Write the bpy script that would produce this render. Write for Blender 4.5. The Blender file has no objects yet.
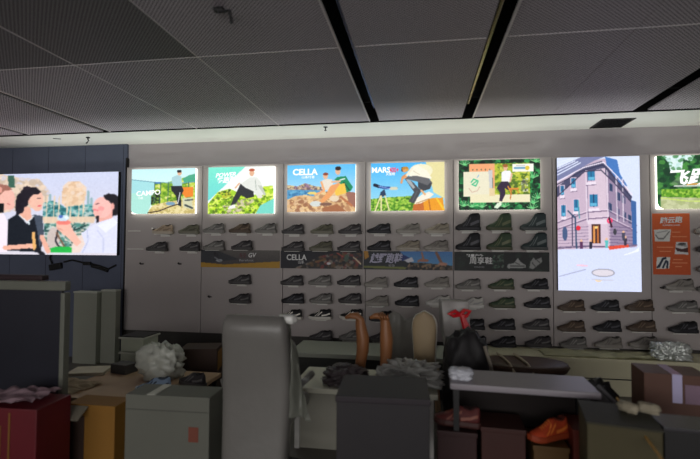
import bpy, bmesh, math, random
import numpy as np
from mathutils import Vector, Matrix, noise

random.seed(7)
scene = bpy.context.scene
COL = scene.collection
PI = math.pi

# ------------------------------------------------------------------ camera
FPX, YAW, PITCH, ROLL = 445.6, 0.15882, 0.03431, 0.00493
CAMZ, D = 1.6, 5.70
_f = Vector((-math.sin(YAW)*math.cos(PITCH), math.cos(YAW)*math.cos(PITCH), math.sin(PITCH)))
_r0 = Vector((math.cos(YAW), math.sin(YAW), 0)); _u0 = _r0.cross(_f)
_r = _r0*math.cos(ROLL) + _u0*math.sin(ROLL); _u = -_r0*math.sin(ROLL) + _u0*math.cos(ROLL)
cd = bpy.data.cameras.new('camera'); cam = bpy.data.objects.new('camera', cd); COL.objects.link(cam)
cam.matrix_world = Matrix(((_r.x, _u.x, -_f.x, 0), (_r.y, _u.y, -_f.y, 0), (_r.z, _u.z, -_f.z, CAMZ), (0, 0, 0, 1)))
cd.sensor_width = 36; cd.lens = FPX/700*36; cd.clip_start = 0.05
cd.dof.use_dof = True; cd.dof.focus_distance = 5.7; cd.dof.aperture_fstop = 1.0
scene.camera = cam

# ------------------------------------------------------------------ world, lights, exposure
w = bpy.data.worlds.new('world'); scene.world = w; w.use_nodes = True
w.node_tree.nodes['Background'].inputs[0].default_value = (0.80, 0.84, 0.9, 1)
w.node_tree.nodes['Background'].inputs[1].default_value = 0.12

def area(name, loc, rot, sx, sy, power, color=(1, 1, 1)):
    l = bpy.data.lights.new(name, 'AREA'); l.shape = 'RECTANGLE'; l.size = sx; l.size_y = sy
    l.energy = power; l.color = color
    o = bpy.data.objects.new(name, l); COL.objects.link(o); o.location = loc; o.rotation_euler = rot
    return o
area('front_fill', (-1.0, -6.6, 1.7), (math.radians(102), 0, 0), 11.0, 2.6, 390, (1.0, 0.97, 0.95))  # unseen fill lamp added behind the camera to brighten wall and ceiling
up = area('fill_uplight', (-1.2, 4.82, 0.64), (math.radians(168), 0, 0), 8.5, 0.2, 13, (0.97, 1.0, 0.95)); up.data.spread = math.radians(50)  # added unseen lamp above the bench, lifts the ceiling margin and fascia
vs = scene.view_settings
vs.view_transform = 'Standard'; vs.look = 'None'; vs.gamma = 1; vs.use_curve_mapping = False
vs.exposure = 0.0

# ------------------------------------------------------------------ helpers
def ray(px, py):
    d = _f + _r*((px-350)/FPX) - _u*((py-229.5)/FPX)
    return d/d.y
def at(px, py, Y):
    d = ray(px, py)
    return Vector((d.x*Y, Y, CAMZ+d.z*Y))
def lin(c):
    c = np.asarray(c, float)/255
    return np.where(c <= 0.04045, c/12.92, ((c+0.055)/1.055)**2.4)
def srgb(*c):
    v = lin(c); return (float(v[0]), float(v[1]), float(v[2]), 1)

_mats = {}
def mat(name, rgb, rough=0.6, metal=0, noise_amt=0.12, noise_scale=6, bump=0, trans=0, spec=0.4, alpha=1):
    """principled material with a soft procedural mottling"""
    if name in _mats: return _mats[name]
    m = bpy.data.materials.new(name); m.use_nodes = True; nt = m.node_tree; b = nt.nodes['Principled BSDF']
    c = srgb(*rgb)
    tc = nt.nodes.new('ShaderNodeTexCoord'); nz = nt.nodes.new('ShaderNodeTexNoise')
    nz.inputs['Scale'].default_value = noise_scale; nz.inputs['Detail'].default_value = 5
    nt.links.new(tc.outputs['Object'], nz.inputs['Vector'])
    mx = nt.nodes.new('ShaderNodeMix'); mx.data_type = 'RGBA'
    mx.inputs[6].default_value = tuple(x*(1-noise_amt) for x in c[:3])+(1,)
    mx.inputs[7].default_value = tuple(min(1, x*(1+noise_amt)) for x in c[:3])+(1,)
    nt.links.new(nz.outputs['Fac'], mx.inputs[0]); nt.links.new(mx.outputs[2], b.inputs['Base Color'])
    b.inputs['Roughness'].default_value = rough; b.inputs['Metallic'].default_value = metal
    b.inputs['Specular IOR Level'].default_value = spec
    if trans: b.inputs['Transmission Weight'].default_value = trans
    if alpha < 1: b.inputs['Alpha'].default_value = alpha
    if bump:
        bp = nt.nodes.new('ShaderNodeBump'); bp.inputs['Strength'].default_value = bump; bp.inputs['Distance'].default_value = 0.02
        nt.links.new(nz.outputs['Fac'], bp.inputs['Height']); nt.links.new(bp.outputs[0], b.inputs['Normal'])
    _mats[name] = m; return m
def emis(name, rgb, strength):
    if name in _mats: return _mats[name]
    m = bpy.data.materials.new(name); m.use_nodes = True; nt = m.node_tree
    nt.nodes.remove(nt.nodes['Principled BSDF']); e = nt.nodes.new('ShaderNodeEmission')
    e.inputs[0].default_value = srgb(*rgb); e.inputs[1].default_value = strength
    nt.links.new(e.outputs[0], nt.nodes['Material Output'].inputs[0]); _mats[name] = m; return m
def pict_mat(name, strength, lit):
    """colours of a printed or displayed picture; strength > 0 for backlit ones"""
    if name in _mats: return _mats[name]
    m = bpy.data.materials.new(name); m.use_nodes = True; nt = m.node_tree; b = nt.nodes['Principled BSDF']
    a = nt.nodes.new('ShaderNodeAttribute'); a.attribute_name = 'picture'
    if lit:
        b.inputs['Base Color'].default_value = (0.02, 0.02, 0.02, 1)
        nt.links.new(a.outputs['Color'], b.inputs['Emission Color']); b.inputs['Emission Strength'].default_value = strength
        b.inputs['Roughness'].default_value = 0.5; b.inputs['Specular IOR Level'].default_value = 0.2
    else:
        nt.links.new(a.outputs['Color'], b.inputs['Base Color']); b.inputs['Roughness'].default_value = 0.6
    _mats[name] = m; return m

def tag(o, label=None, cat=None, group=None, kind=None):
    if label: o['label'] = label
    if cat: o['category'] = cat
    if group: o['group'] = group
    if kind: o['kind'] = kind
    return o
def empty(name, loc, rz=0, **k):
    o = bpy.data.objects.new(name, None); COL.objects.link(o); o.location = loc; o.rotation_euler = (0, 0, rz)
    o.empty_display_size = 0.05
    return tag(o, **k)
def link(name, bm_, m, parent=None, loc=None, rz=0, smooth=False, **k):
    me = bpy.data.meshes.new(name); bmesh.ops.recalc_face_normals(bm_, faces=bm_.faces); bm_.to_mesh(me); bm_.free()
    for mm in (m if isinstance(m, (list, tuple)) else [m]): me.materials.append(mm)
    if smooth:
        for p in me.polygons: p.use_smooth = True
    o = bpy.data.objects.new(name, me); COL.objects.link(o)
    if parent: o.parent = parent
    if loc is not None: o.location = loc
    if rz: o.rotation_euler = (0, 0, rz)
    return tag(o, **k)
def BM(): return bmesh.new()
def box(bm_, c, s, bev=0, rot=None, seg=2):
    t = BM(); bmesh.ops.create_cube(t, size=1); bmesh.ops.scale(t, vec=Vector(s), verts=t.verts)
    if bev: bmesh.ops.bevel(t, geom=t.edges[:], offset=bev, segments=seg, affect='EDGES', profile=0.6)
    if rot is not None: bmesh.ops.rotate(t, matrix=rot, verts=t.verts)
    bmesh.ops.translate(t, vec=Vector(c), verts=t.verts); join(bm_, t)
    return bm_
def join(a, b):
    me = bpy.data.meshes.new('tmp'); b.to_mesh(me); b.free(); a.from_mesh(me); bpy.data.meshes.remove(me)
def tube(bm_, pts, r, n=8, cap=True):
    pts = [Vector(p) for p in pts]; rs = r if isinstance(r, (list, tuple)) else [r]*len(pts)
    rings = []
    for i, p in enumerate(pts):
        t = (pts[min(i+1, len(pts)-1)]-pts[max(i-1, 0)]).normalized()
        a = t.cross(Vector((0.13, 0.31, 0.94))) if abs(t.z) < 0.9 else t.cross(Vector((0, 1, 0.1)))
        a.normalize(); b = t.cross(a)
        rings.append([bm_.verts.new(p+(a*math.cos(2*PI*k/n)+b*math.sin(2*PI*k/n))*rs[i]) for k in range(n)])
    for i in range(len(rings)-1):
        for k in range(n): bm_.faces.new((rings[i][k], rings[i][(k+1) % n], rings[i+1][(k+1) % n], rings[i+1][k]))
    if cap: bm_.faces.new(rings[0]); bm_.faces.new(rings[-1])
    return bm_
def lathe(bm_, prof, n=24, c=(0, 0, 0), sx=1, sy=1):
    rings = [[bm_.verts.new((c[0]+r*sx*math.cos(2*PI*k/n), c[1]+r*sy*math.sin(2*PI*k/n), c[2]+z)) for k in range(n)] for r, z in prof]
    for i in range(len(rings)-1):
        for k in range(n): bm_.faces.new((rings[i][k], rings[i][(k+1) % n], rings[i+1][(k+1) % n], rings[i+1][k]))
    bm_.faces.new(rings[0]); bm_.faces.new(rings[-1]); return bm_
def prism(bm_, pts, z0, z1):
    a = [bm_.verts.new((x, y, z0)) for x, y in pts]; b = [bm_.verts.new((x, y, z1)) for x, y in pts]
    bm_.faces.new(a); bm_.faces.new(b)
    for i in range(len(pts)): bm_.faces.new((a[i], a[(i+1) % len(pts)], b[(i+1) % len(pts)], b[i]))
    return bm_
def crumple(bm_, c, s, amp, seed, sub=4, flat=True):
    t = BM(); bmesh.ops.create_icosphere(t, subdivisions=sub, radius=0.5)
    for v in t.verts:
        d = v.co.normalized()
        k = abs(noise.noise(d*2.3+Vector((seed, 0, 0))))*1.0+0.5*abs(noise.noise(d*6.1+Vector((0, seed, 0))))
        sq = max(abs(d.x), abs(d.y), abs(d.z))
        v.co = d*0.5*(1/sq)**0.45*(1+amp*(0.45-k)*2)
        if flat and v.co.z < -0.42: v.co.z = -0.42
    bmesh.ops.scale(t, vec=Vector(s), verts=t.verts); bmesh.ops.translate(t, vec=Vector(c)+Vector((0, 0, 0.42*s[2])), verts=t.verts)
    join(bm_, t); return bm_
def sheet(bm_, fn, nu, nv):
    g = [[bm_.verts.new(fn(i/nu, j/nv)) for i in range(nu+1)] for j in range(nv+1)]
    for j in range(nv):
        for i in range(nu): bm_.faces.new((g[j][i], g[j][i+1], g[j+1][i+1], g[j+1][i]))
    return bm_

# ------------------------------------------------------------------ picture painter
class Canvas:
    """paints flat shapes; coordinates run over box = (x0, y0, x1, y1), y downwards"""
    def __init__(s, nx, ny, bx, bg):
        s.nx, s.ny, s.bx = nx, ny, bx
        xs = bx[0]+(np.arange(nx)+.5)/nx*(bx[2]-bx[0]); ys = bx[1]+(np.arange(ny)+.5)/ny*(bx[3]-bx[1])
        s.X, s.Y = np.meshgrid(xs, ys); s.a = np.zeros((ny, nx, 3)); s.a[:] = bg
        s.rng = np.random.RandomState(nx*7+ny)
    def put(s, m, c, al=1.0): s.a[m] = s.a[m]*(1-al)+np.array(c, float)*al
    def mask(s, pts):
        m = np.zeros(s.X.shape, bool); n = len(pts)
        for i in range(n):
            x0, y0 = pts[i]; x1, y1 = pts[(i+1) % n]
            if y0 == y1: continue
            m ^= ((y0 > s.Y) != (y1 > s.Y)) & (s.X < (x1-x0)*(s.Y-y0)/(y1-y0)+x0)
        return m
    def poly(s, pts, c, al=1.0): s.put(s.mask(pts), c, al)
    def ell(s, cx, cy, rx, ry, c, al=1.0): s.put(((s.X-cx)/rx)**2+((s.Y-cy)/ry)**2 < 1, c, al)
    def line(s, pts, wd, c, al=1.0):
        for (x0, y0), (x1, y1) in zip(pts, pts[1:]):
            L = max(1e-6, (x1-x0)**2+(y1-y0)**2); t = np.clip(((s.X-x0)*(x1-x0)+(s.Y-y0)*(y1-y0))/L, 0, 1)
            s.put((s.X-x0-t*(x1-x0))**2+(s.Y-y0-t*(y1-y0))**2 < (wd/2)**2, c, al)
    def grad(s, c0, c1, m=None):
        t = ((s.Y-s.bx[1])/(s.bx[3]-s.bx[1]))[..., None]; g = np.array(c0)*(1-t)+np.array(c1)*t
        if m is None: s.a[:] = g
        else: s.a[m] = g[m]
    def speck(s, m, cols, size, dens=1.0):
        """blotches of the given colours inside mask m"""
        ys, xs = np.nonzero(m)
        if len(xs) == 0: return
        sx = (s.bx[2]-s.bx[0])/s.nx
        n = int(len(xs)*sx*sx/(size*size)*1.2*dens)
        for _ in range(min(n, 900)):
            k = s.rng.randint(len(xs)); c = cols[s.rng.randint(len(cols))]; r = size*(0.5+s.rng.rand())*0.7
            e = (((s.X-s.X[ys[k], xs[k]])/r)**2+((s.Y-s.Y[ys[k], xs[k]])/(r*.75))**2 < 1) & m
            s.put(e, c, 0.85)
    def soften(s, k=1, grain=2):
        for _ in range(k):
            p = np.pad(s.a, ((1, 1), (1, 1), (0, 0)), mode='edge')
            s.a = (p[:-2, 1:-1]+p[2:, 1:-1]+p[1:-1, :-2]+p[1:-1, 2:]+2*s.a)/6
        g = s.rng.randn(*s.a.shape[:2])*grain
        for _ in range(1):
            p = np.pad(g, 1, mode='edge'); g = (p[:-2, 1:-1]+p[2:, 1:-1]+p[1:-1, :-2]+p[1:-1, 2:]+g)/2.5
        s.a = s.a+g[..., None]
    def build(s, name, m, parent, origin, W, H, keep=None):
        """a flat grid of coloured faces, W x H metres, upper left corner at origin, facing -y"""
        s.soften()
        nx, ny = s.nx, s.ny
        vx, vy = np.meshgrid(np.linspace(0, W, nx+1), np.linspace(0, -H, ny+1))
        co = np.stack([origin[0]+vx, np.full(vx.shape, origin[1]), origin[2]+vy], -1).reshape(-1, 3)
        i = np.arange(nx)[None, :]+np.arange(ny)[:, None]*(nx+1)
        quads = np.stack([i, i+nx+1, i+nx+2, i+1], -1).reshape(-1, 4)
        colr = lin(np.clip(s.a, 0, 255)).reshape(-1, 3)
        if keep is not None: k = keep(s).reshape(-1); quads = quads[k]; colr = colr[k]
        me = bpy.data.meshes.new(name); n = len(quads)
        me.vertices.add(len(co)); me.vertices.foreach_set('co', co.ravel())
        me.loops.add(n*4); me.loops.foreach_set('vertex_index', quads.ravel().astype(np.int32))
        me.polygons.add(n); me.polygons.foreach_set('loop_start', (np.arange(n)*4).astype(np.int32))
        me.polygons.foreach_set('loop_total', np.full(n, 4, np.int32))
        me.update(calc_edges=True)
        ca = me.color_attributes.new('picture', 'FLOAT_COLOR', 'CORNER')
        ca.data.foreach_set('color', np.concatenate([np.repeat(colr, 4, 0), np.ones((n*4, 1))], 1).ravel().astype(np.float32))
        me.materials.append(m)
        o = bpy.data.objects.new(name, me); COL.objects.link(o); o.parent = parent
        return o

def lettering(parent, body, origin, height, m, shear=0, width=None, bold=0.0, rot=0):
    """raised letters facing -y with their lower left corner at origin"""
    cu = bpy.data.curves.new('lettering', 'FONT'); cu.body = body; cu.size = 1; cu.shear = shear; cu.offset = bold; cu.extrude = 0.002
    cu.resolution_u = 3
    t = bpy.data.objects.new('tmp', cu); COL.objects.link(t)
    dg = bpy.context.evaluated_depsgraph_get(); me = bpy.data.meshes.new_from_object(t.evaluated_get(dg)); 
    bpy.data.objects.remove(t); bpy.data.curves.remove(cu)
    me.name = 'lettering'
    if not me.vertices: return None
    xs = [v.co.x for v in me.vertices]; ys = [v.co.y for v in me.vertices]
    x0, x1, y0, y1 = min(xs), max(xs), min(ys), max(ys); sc = height/(y1-y0); sxx = sc if width is None else width/(x1-x0)
    for v in me.vertices:
        x, y = (v.co.x-x0)*sxx, (v.co.y-y0)*sc
        v.co = (origin[0]+x*math.cos(rot)-y*math.sin(rot), origin[1]-0.002+v.co.z*0.3, origin[2]+x*math.sin(rot)+y*math.cos(rot))
    me.materials.clear(); me.materials.append(m)
    o = bpy.data.objects.new('lettering', me); COL.objects.link(o)
    o.parent = next((ch for ch in parent.children if ch.name.startswith('picture')), parent)
    return o

# ------------------------------------------------------------------ materials of the room
M_fascia = mat('grey wall paint', (168, 162, 164), 0.75, noise_amt=0.03, noise_scale=1.5)
M_panel = mat('warm grey display board', (162, 155, 153), 0.7, noise_amt=0.04, noise_scale=2)
M_strip = mat('white plasterboard', (238, 240, 232), 0.7, noise_amt=0.06, noise_scale=2.2)
M_navy = mat('navy wall boards', (84, 90, 108), 0.75, noise_amt=0.12, noise_scale=4)
M_black = mat('black metal', (14, 14, 15), 0.5, noise_amt=0.05)
M_void = mat('black plenum', (6, 6, 7), 0.95, noise_amt=0.0)
M_white = mat('white metal', (205, 203, 198), 0.5, noise_amt=0.03)
M_floor = mat('grey floor tiles', (96, 92, 86), 0.5, noise_amt=0.15, noise_scale=3)

def perforated(name, rgb, hole, pitch=0.02, r=0.34):
    m = bpy.data.materials.new(name); m.use_nodes = True; nt = m.node_tree; b = nt.nodes['Principled BSDF']
    tc = nt.nodes.new('ShaderNodeTexCoord'); mp = nt.nodes.new('ShaderNodeMapping'); mp.inputs['Rotation'].default_value = (0, 0, PI/4)
    v = nt.nodes.new('ShaderNodeTexVoronoi'); v.voronoi_dimensions = '2D'; v.inputs['Randomness'].default_value = 0; v.inputs['Scale'].default_value = 1/pitch
    nt.links.new(tc.outputs['Object'], mp.inputs[0]); nt.links.new(mp.outputs[0], v.inputs['Vector'])
    lt = nt.nodes.new('ShaderNodeMath'); lt.operation = 'LESS_THAN'; lt.inputs[1].default_value = r
    nt.links.new(v.outputs['Distance'], lt.inputs[0])
    mx = nt.nodes.new('ShaderNodeMix'); mx.data_type = 'RGBA'; mx.inputs[6].default_value = srgb(*rgb); mx.inputs[7].default_value = srgb(*hole)
    nt.links.new(lt.outputs[0], mx.inputs[0]); nt.links.new(mx.outputs[2], b.inputs['Base Color'])
    b.inputs['Roughness'].default_value = 0.6
    return m
M_perf = perforated('perforated grey metal', (204, 196, 203), (84, 80, 85))
M_perf_shade = perforated('perforated metal painted shade', (128, 124, 125), (34, 34, 36))  # same metal, with the dimmer light on the left panels put into its colour

# ------------------------------------------------------------------ structure
XL, XR, YB = -8.2, 5.2, -7.0
CZ = 1.6+0.2465*D            # ceiling height, about 3.0 m
EY = (CZ-1.6)/0.2793         # where the perforated ceiling ends
b = BM(); box(b, ((XL+XR)/2, (YB+D)/2, -0.05), (XR-XL, D-YB+0.4, 0.1)); link('floor', b, M_floor, kind='structure')
wall = empty('wall_back', (0, D, 0), kind='structure')
b = BM(); box(b, ((XL+XR)/2, 0.05, CZ/2), (XR-XL, 0.1, CZ)); link('fascia', b, M_fascia, wall)
b = BM(); box(b, (XL-0.05, (YB+D)/2, CZ/2), (0.1, D-YB, CZ)); link('wall_left', b, M_fascia, kind='structure')
b = BM(); box(b, (XR+0.05, (YB+D)/2, CZ/2), (0.1, D-YB, CZ)); link('wall_right', b, M_fascia, kind='structure')

PY = D-0.05                                   # face of the display boards
PT = at(648, 154.6, PY).z; PB = at(650, 350, PY).z
seams = [at(x, 250, PY).x for x in (125, 201.5, 283, 365.5, 453.5, 553, 651)]+[at(651, 250, PY).x+1.02]
for a0, a1 in zip(seams, seams[1:]):
    b = BM(); box(b, ((a0+a1)/2, -0.028, (PT+PB)/2), (a1-a0-0.008, 0.044, PT-PB), 0.003); link('display_board', b, M_panel, wall)
b = BM(); box(b, ((seams[0]+seams[-1])/2, -0.02, PB/2), (seams[-1]-seams[0], 0.03, PB)); link('skirting_board', b, mat('dark skirting', (62, 60, 57), .7), wall)
nx = seams[0]-0.012
nv = link('navy_cladding', box(BM(), ((XL+nx)/2, -0.02, CZ/2), (nx-XL, 0.04, CZ-0.002)), M_navy, wall)
b = BM()
for k in range(12):
    x = nx-0.05-k*0.6; box(b, (x, -0.041, CZ/2), (0.004, 0.003, CZ-0.01))
link('joint', b, mat('navy joint', (38, 42, 56), 0.8), wall)
b = BM(); box(b, (nx+0.006, -0.03, CZ/2-0.1), (0.014, 0.06, CZ-0.2)); link('edge_trim', b, M_black, wall)

ceil_ = empty('ceiling', (0, 0, CZ), kind='structure')
b = BM(); box(b, ((XL+XR)/2, (EY+0.02+D)/2, 0.02), (XR-XL, D-EY-0.02, 0.04)); link('plaster_margin', b, M_strip, ceil_)
b = BM(); box(b, ((XL+XR)/2, (YB+EY)/2, 0.25), (XR-XL, EY-YB+0.3, 0.04)); box(b, ((XL+XR)/2, EY+0.012, 0.1345), (XR-XL, 0.014, 0.269)); link('plenum', b, M_void, ceil_)
def cx(px, py): d = ray(px, py); return d.x*(CZ-1.6)/d.z, (CZ-1.6)/d.z
s0, _ = cx(25, 134); sA, _ = cx(106, 131); sC0, _ = cx(370.5, 122); sC1, _ = cx(379.5, 122)
sD0, _ = cx(462, 118); sD1, _ = cx(472.5, 118); sE, _ = cx(641, 110)
g1, _ = cx(192, 126); g2, _ = cx(275, 122); g3, _ = cx(600, 65); _, ycross = cx(198, 57)
gw = 0.10
runs = [(XL, s0-gw/2), (s0+gw/2, sA-gw/2), (sA+gw/2, g1), (g1, g2), (g2, sC0), (sC1, sD0), (sD1, g3), (g3, sE-0.07), (sE+0.07, XR)]
M_lip = mat('bright panel lip', (225, 220, 220), 0.4, 0.3, noise_amt=0.02)
for n, (a0, a1) in enumerate(runs):
    if n > 0:
        a0 += 0.002
    a1 -= 0.002
    for (y0, y1) in ((ycross+0.003, EY-0.045), (ycross-2.4, ycross-0.003), (YB, ycross-2.406)):
        dark = n in (2, 3, 1, 0) and y1 < ycross  # left panels before the cross seam take the copy with painted-in shade
        b = BM(); box(b, ((a0+a1)/2, (y0+y1)/2, 0.008), (a1-a0, y1-y0, 0.016)); link('perforated_panel', b, M_perf_shade if dark else M_perf, ceil_)
for x in (sA+gw/2, s0+gw/2, sC0-0.004, sD1+0.002):
    b = BM(); box(b, (x, (YB+EY)/2, -0.002), (0.014, EY-YB-0.1, 0.014)); link('panel_lip', b, M_lip, ceil_)
for x, dx in ((g1, 0), (g2, 0)):
    b = BM(); box(b, (x, (YB+EY)/2, 0.0), (0.008, EY-YB-0.03, 0.006)); link('panel_lip', b, M_lip, ceil_)
for (x0, x1) in ((XL, sC0), (sC1, sD0), (sD1, XR)):
    b = BM(); box(b, ((x0+x1)/2, ycross, 0.0), (x1-x0-0.02, 0.006, 0.004)); link('panel_lip', b, M_lip, ceil_)
# lighting tracks up inside the two wide slots
for x, c in (((sC0+sC1)/2+0.035, (70, 85, 120)), ((sD0+sD1)/2-0.03, (150, 140, 100))):
    b = BM(); box(b, (x, (1.0+EY-0.4)/2, 0.05), (0.02, EY-1.4, 0.03), 0.003)
    link('lighting_track', b, mat('track %d' % c[0], c, 0.25, 0.8), ceil_)

# black ventilation grille in the plaster margin
p = [cx(590, 127), cx(619, 127), cx(637, 118.5), cx(603, 119)]
gx0, gx1 = (p[0][0]+p[3][0])/2, (p[1][0]+p[2][0])/2; gy0, gy1 = min(q[1] for q in p), max(q[1] for q in p)
gr = empty('air_vent', ((gx0+gx1)/2, (gy0+gy1)/2, CZ), label='black slotted air vent set in the white ceiling margin', cat='vent')
W_, H_ = gx1-gx0, gy1-gy0
b = BM()
for s in (-1, 1): box(b, (0, s*(H_/2-0.012), -0.004), (W_, 0.024, 0.008)); box(b, (s*(W_/2-0.012), 0, -0.004), (0.024, H_-0.05, 0.008))
link('frame', b, M_black, gr)
b = BM()
for k in range(11): box(b, (0, -H_/2+0.04+k*(H_-0.08)/10, -0.004), (W_-0.05, 0.012, 0.004), rot=Matrix.Rotation(0.5, 3, 'X'))
link('louvre', b, mat('vent louvre', (30, 31, 33), 0.5), gr)
link('backing', box(BM(), (0, 0, -0.0005), (W_-0.02, H_-0.02, 0.001)), M_void, gr)

def ceiling_bit(name, px, py, label, cat, build):
    x, y = cx(px, py); t = empty(name, (x, y, CZ), label=label, cat=cat); build(t)
def spr(t):
    link('escutcheon', lathe(BM(), [(0.035, -0.006), (0.04, 0.0)], 16), M_black, t); t.scale = (.7, .7, .7)
    b = BM(); tube(b, [(0, 0, -0.005), (0, 0, -0.05)], 0.009); link('pipe', b, M_black, t)
    link('deflector', lathe(BM(), [(0.006, -0.05), (0.024, -0.058), (0.024, -0.062), (0.004, -0.064)], 12), M_black, t)
ceiling_bit('sprinkler', 325.5, 127, 'small black sprinkler hanging from ceiling margin above the rock-seat couple poster', 'sprinkler', spr)
def hookb(t):
    b = BM(); tube(b, [(0, 0, 0), (0.0, 0, -0.035), (0.02, -0.01, -0.05), (0.01, -0.02, -0.075), (-0.01, -0.02, -0.09)], 0.008); link('bent_wire', b, M_black, t)
    link('clip', box(BM(), (0, 0, -0.008), (0.04, 0.03, 0.016), 0.004), M_black, t)
ceiling_bit('wire_end', 88, 137, 'short dangling black wire end on ceiling margin above the wide video wall', 'wire', hookb)
def hookc(t):
    link('clip', box(BM(), (0, 0, -0.012), (0.06, 0.04, 0.024), 0.006), M_black, t)
    b = BM(); tube(b, [(0.0, 0, -0.02), (0.03, -0.05, -0.05), (0.09, -0.05, -0.05), (0.1, -0.04, -0.12)], 0.01); link('bent_wire', b, M_black, t)
ceiling_bit('cable_hook', 219, 8, 'black clip with dangling cable end poking out of the perforated ceiling', 'hook', hookc)
def slotb(t): 
    b = BM(); box(b, (0, 0, -0.003), (0.09, 0.02, 0.006), rot=Matrix.Rotation(0.5, 3, 'Z')); link('slot', b, M_black, t)
ceiling_bit('cable_slot', 57, 138.5, 'thin black slit in ceiling margin left of the dangling wire end', 'slot', slotb)

# ------------------------------------------------------------------ pictures
L_pic = pict_mat('backlit print', 1.05, True); L_led = pict_mat('video panel', 1.12, True); P_pic = pict_mat('printed board', 0, False)
M_glow = emis('light box rim', (255, 253, 240), 3.0)
M_glow2 = emis('light box upper rim', (255, 253, 240), 5.0)
M_lwhite = emis('glowing white letters', (255, 255, 255), 1.15)
M_lred = emis('glowing pink letters', (240, 90, 120), 1.0)
M_pwhite = mat('white print', (215, 215, 215), 0.6, noise_amt=0.02)
M_pgrey = mat('grey print', (150, 150, 155), 0.6, noise_amt=0.02)

def lightbox(name, x0, y0, x1, y1, canvas, label, strength_mat=L_pic, depth=0.05, glow=True, keep=None, cat='poster'):
    """x0..y1 in photo pixels; a shallow box with a lit face and glowing rim"""
    F = PY-depth
    tl = at(x0, y0, F); br = at(x1, y1, F); W = br.x-tl.x; H = tl.z-br.z
    t = empty(name, (tl.x+W/2, PY, br.z), label=label, cat=cat)
    L = Vector((-W/2, -depth, H))
    canvas.build('picture', strength_mat, t, L, W, H, keep)
    b = BM(); box(b, (0, -(depth-0.012)/2-0.002, H/2), (W-0.006 if glow else W, depth-0.016, H-0.006 if glow else H), 0.002)
    link('casing', b, M_glow if glow else M_black, t)
    return t, L, W, H, lambda cxx, cyy: Vector((L.x+(cxx-canvas.bx[0])/(canvas.bx[2]-canvas.bx[0])*W, L.y, L.z-(cyy-canvas.bx[1])/(canvas.bx[3]-canvas.bx[1])*H))

SK = (235, 185, 150)
# --- poster 1: man perched on a railing
c = Canvas(150, 108, (88, 92, 503, 385), (190, 240, 245)); c.grad((205, 248, 252), (240, 250, 235))
c.poly([(88, 160), (245, 178), (215, 330), (195, 385), (88, 385)], (170, 228, 232)); c.poly([(88, 250), (225, 250), (200, 385), (88, 385)], (178, 235, 222))
m = c.mask([(245, 185), (330, 180), (400, 160), (440, 150), (503, 130), (503, 330), (220, 330)]); c.put(m, (150, 190, 60)); c.speck(m, [(90, 140, 30), (200, 220, 80), (120, 170, 50), (230, 235, 140)], 14)
c.poly([(420, 160), (460, 138), (503, 128), (503, 180), (430, 185)], (80, 175, 140))
m = c.mask([(218, 270), (250, 240), (280, 240), (280, 315), (218, 325)]); c.put(m, (50, 70, 40)); c.speck(m, [(120, 160, 60), (30, 40, 30)], 9)
c.line([(88, 160), (245, 180), (420, 188), (503, 180)], 5, (110, 165, 185)); c.poly([(238, 178), (282, 178), (282, 190), (238, 190)], (60, 120, 190))
for x in (240, 280, 330, 460): c.line([(x, 180), (x-4, 320)], 5, (70, 110, 100))
m = c.mask([(200, 372), (230, 330), (330, 305), (503, 290), (503, 385), (200, 385)]); c.put(m, (226, 208, 140)); c.speck(m, [(240, 225, 170), (200, 180, 110)], 16)
c.poly([(418, 215), (490, 215), (490, 275), (440, 282), (415, 250)], (245, 140, 50)); c.line([(200, 378), (270, 368), (340, 340), (390, 325)], 7, (70, 50, 40))
c.poly([(350, 150), (385, 135), (412, 145), (418, 205), (360, 212), (352, 180)], (175, 215, 222)); c.ell(400, 122, 14, 16, SK); c.ell(398, 111, 15, 9, (30, 30, 35))
c.poly([(345, 205), (415, 205), (428, 235), (412, 270), (415, 340), (392, 330), (380, 270), (350, 235)], (40, 42, 50)); c.line([(405, 250), (392, 320)], 6, (220, 225, 230))
c.ell(345, 320, 30, 12, (130, 165, 190)); c.poly([(418, 285), (480, 282), (490, 360), (430, 345)], (215, 215, 180)); c.line([(440, 330), (485, 350)], 12, (70, 80, 80)); c.line([(440, 300), (485, 296)], 10, (90, 100, 95))
t, L, W, H, q = lightbox('lightbox_poster', 132, 169.5, 195, 213.5, c, 'backlit poster of a seated man by a railing, leftmost of the bright posters',
    keep=lambda s: ~((s.X < 120) & (s.Y > 350) & ((s.X-120)**2+(s.Y-350)**2 > 33**2)))
o = q(122, 270); lettering(t, 'CAMPO', o, 0.07, M_lwhite, width=0.36, bold=0.02, rot=0.06)
o = q(135, 290); lettering(t, '行者', o, 0.035, M_lwhite, width=0.07)
# --- poster 2: man sitting on grass, teal corners
c = Canvas(150, 108, (55, 80, 488, 382), (250, 255, 250))
c.poly([(55, 80), (300, 80), (55, 300)], (125, 232, 215)); c.grad((130, 240, 215), (110, 215, 220), c.mask([(55, 80), (300, 80), (55, 300)]))
m = c.mask([(55, 318), (120, 240), (200, 220), (260, 250), (360, 265), (420, 210), (480, 205), (488, 382), (55, 382)]); c.put(m, (170, 215, 50)); c.speck(m, [(210, 240, 60), (120, 170, 30), (235, 250, 120), (90, 120, 40)], 14)
m = c.mask([(150, 330), (300, 285), (380, 290), (250, 380), (180, 382)]); c.speck(m, [(215, 205, 175), (150, 140, 110), (120, 170, 40)], 12)
m = c.mask([(120, 245), (200, 225), (210, 270), (150, 290)]); c.speck(m, [(60, 90, 30), (200, 200, 60)], 12)
c.poly([(488, 285), (488, 382), (370, 382), (400, 330)], (125, 222, 205))
c.poly([(300, 170), (330, 150), (375, 150), (405, 185), (408, 230), (420, 260), (385, 280), (350, 240), (300, 225), (270, 190)], (232, 235, 228))
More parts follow.
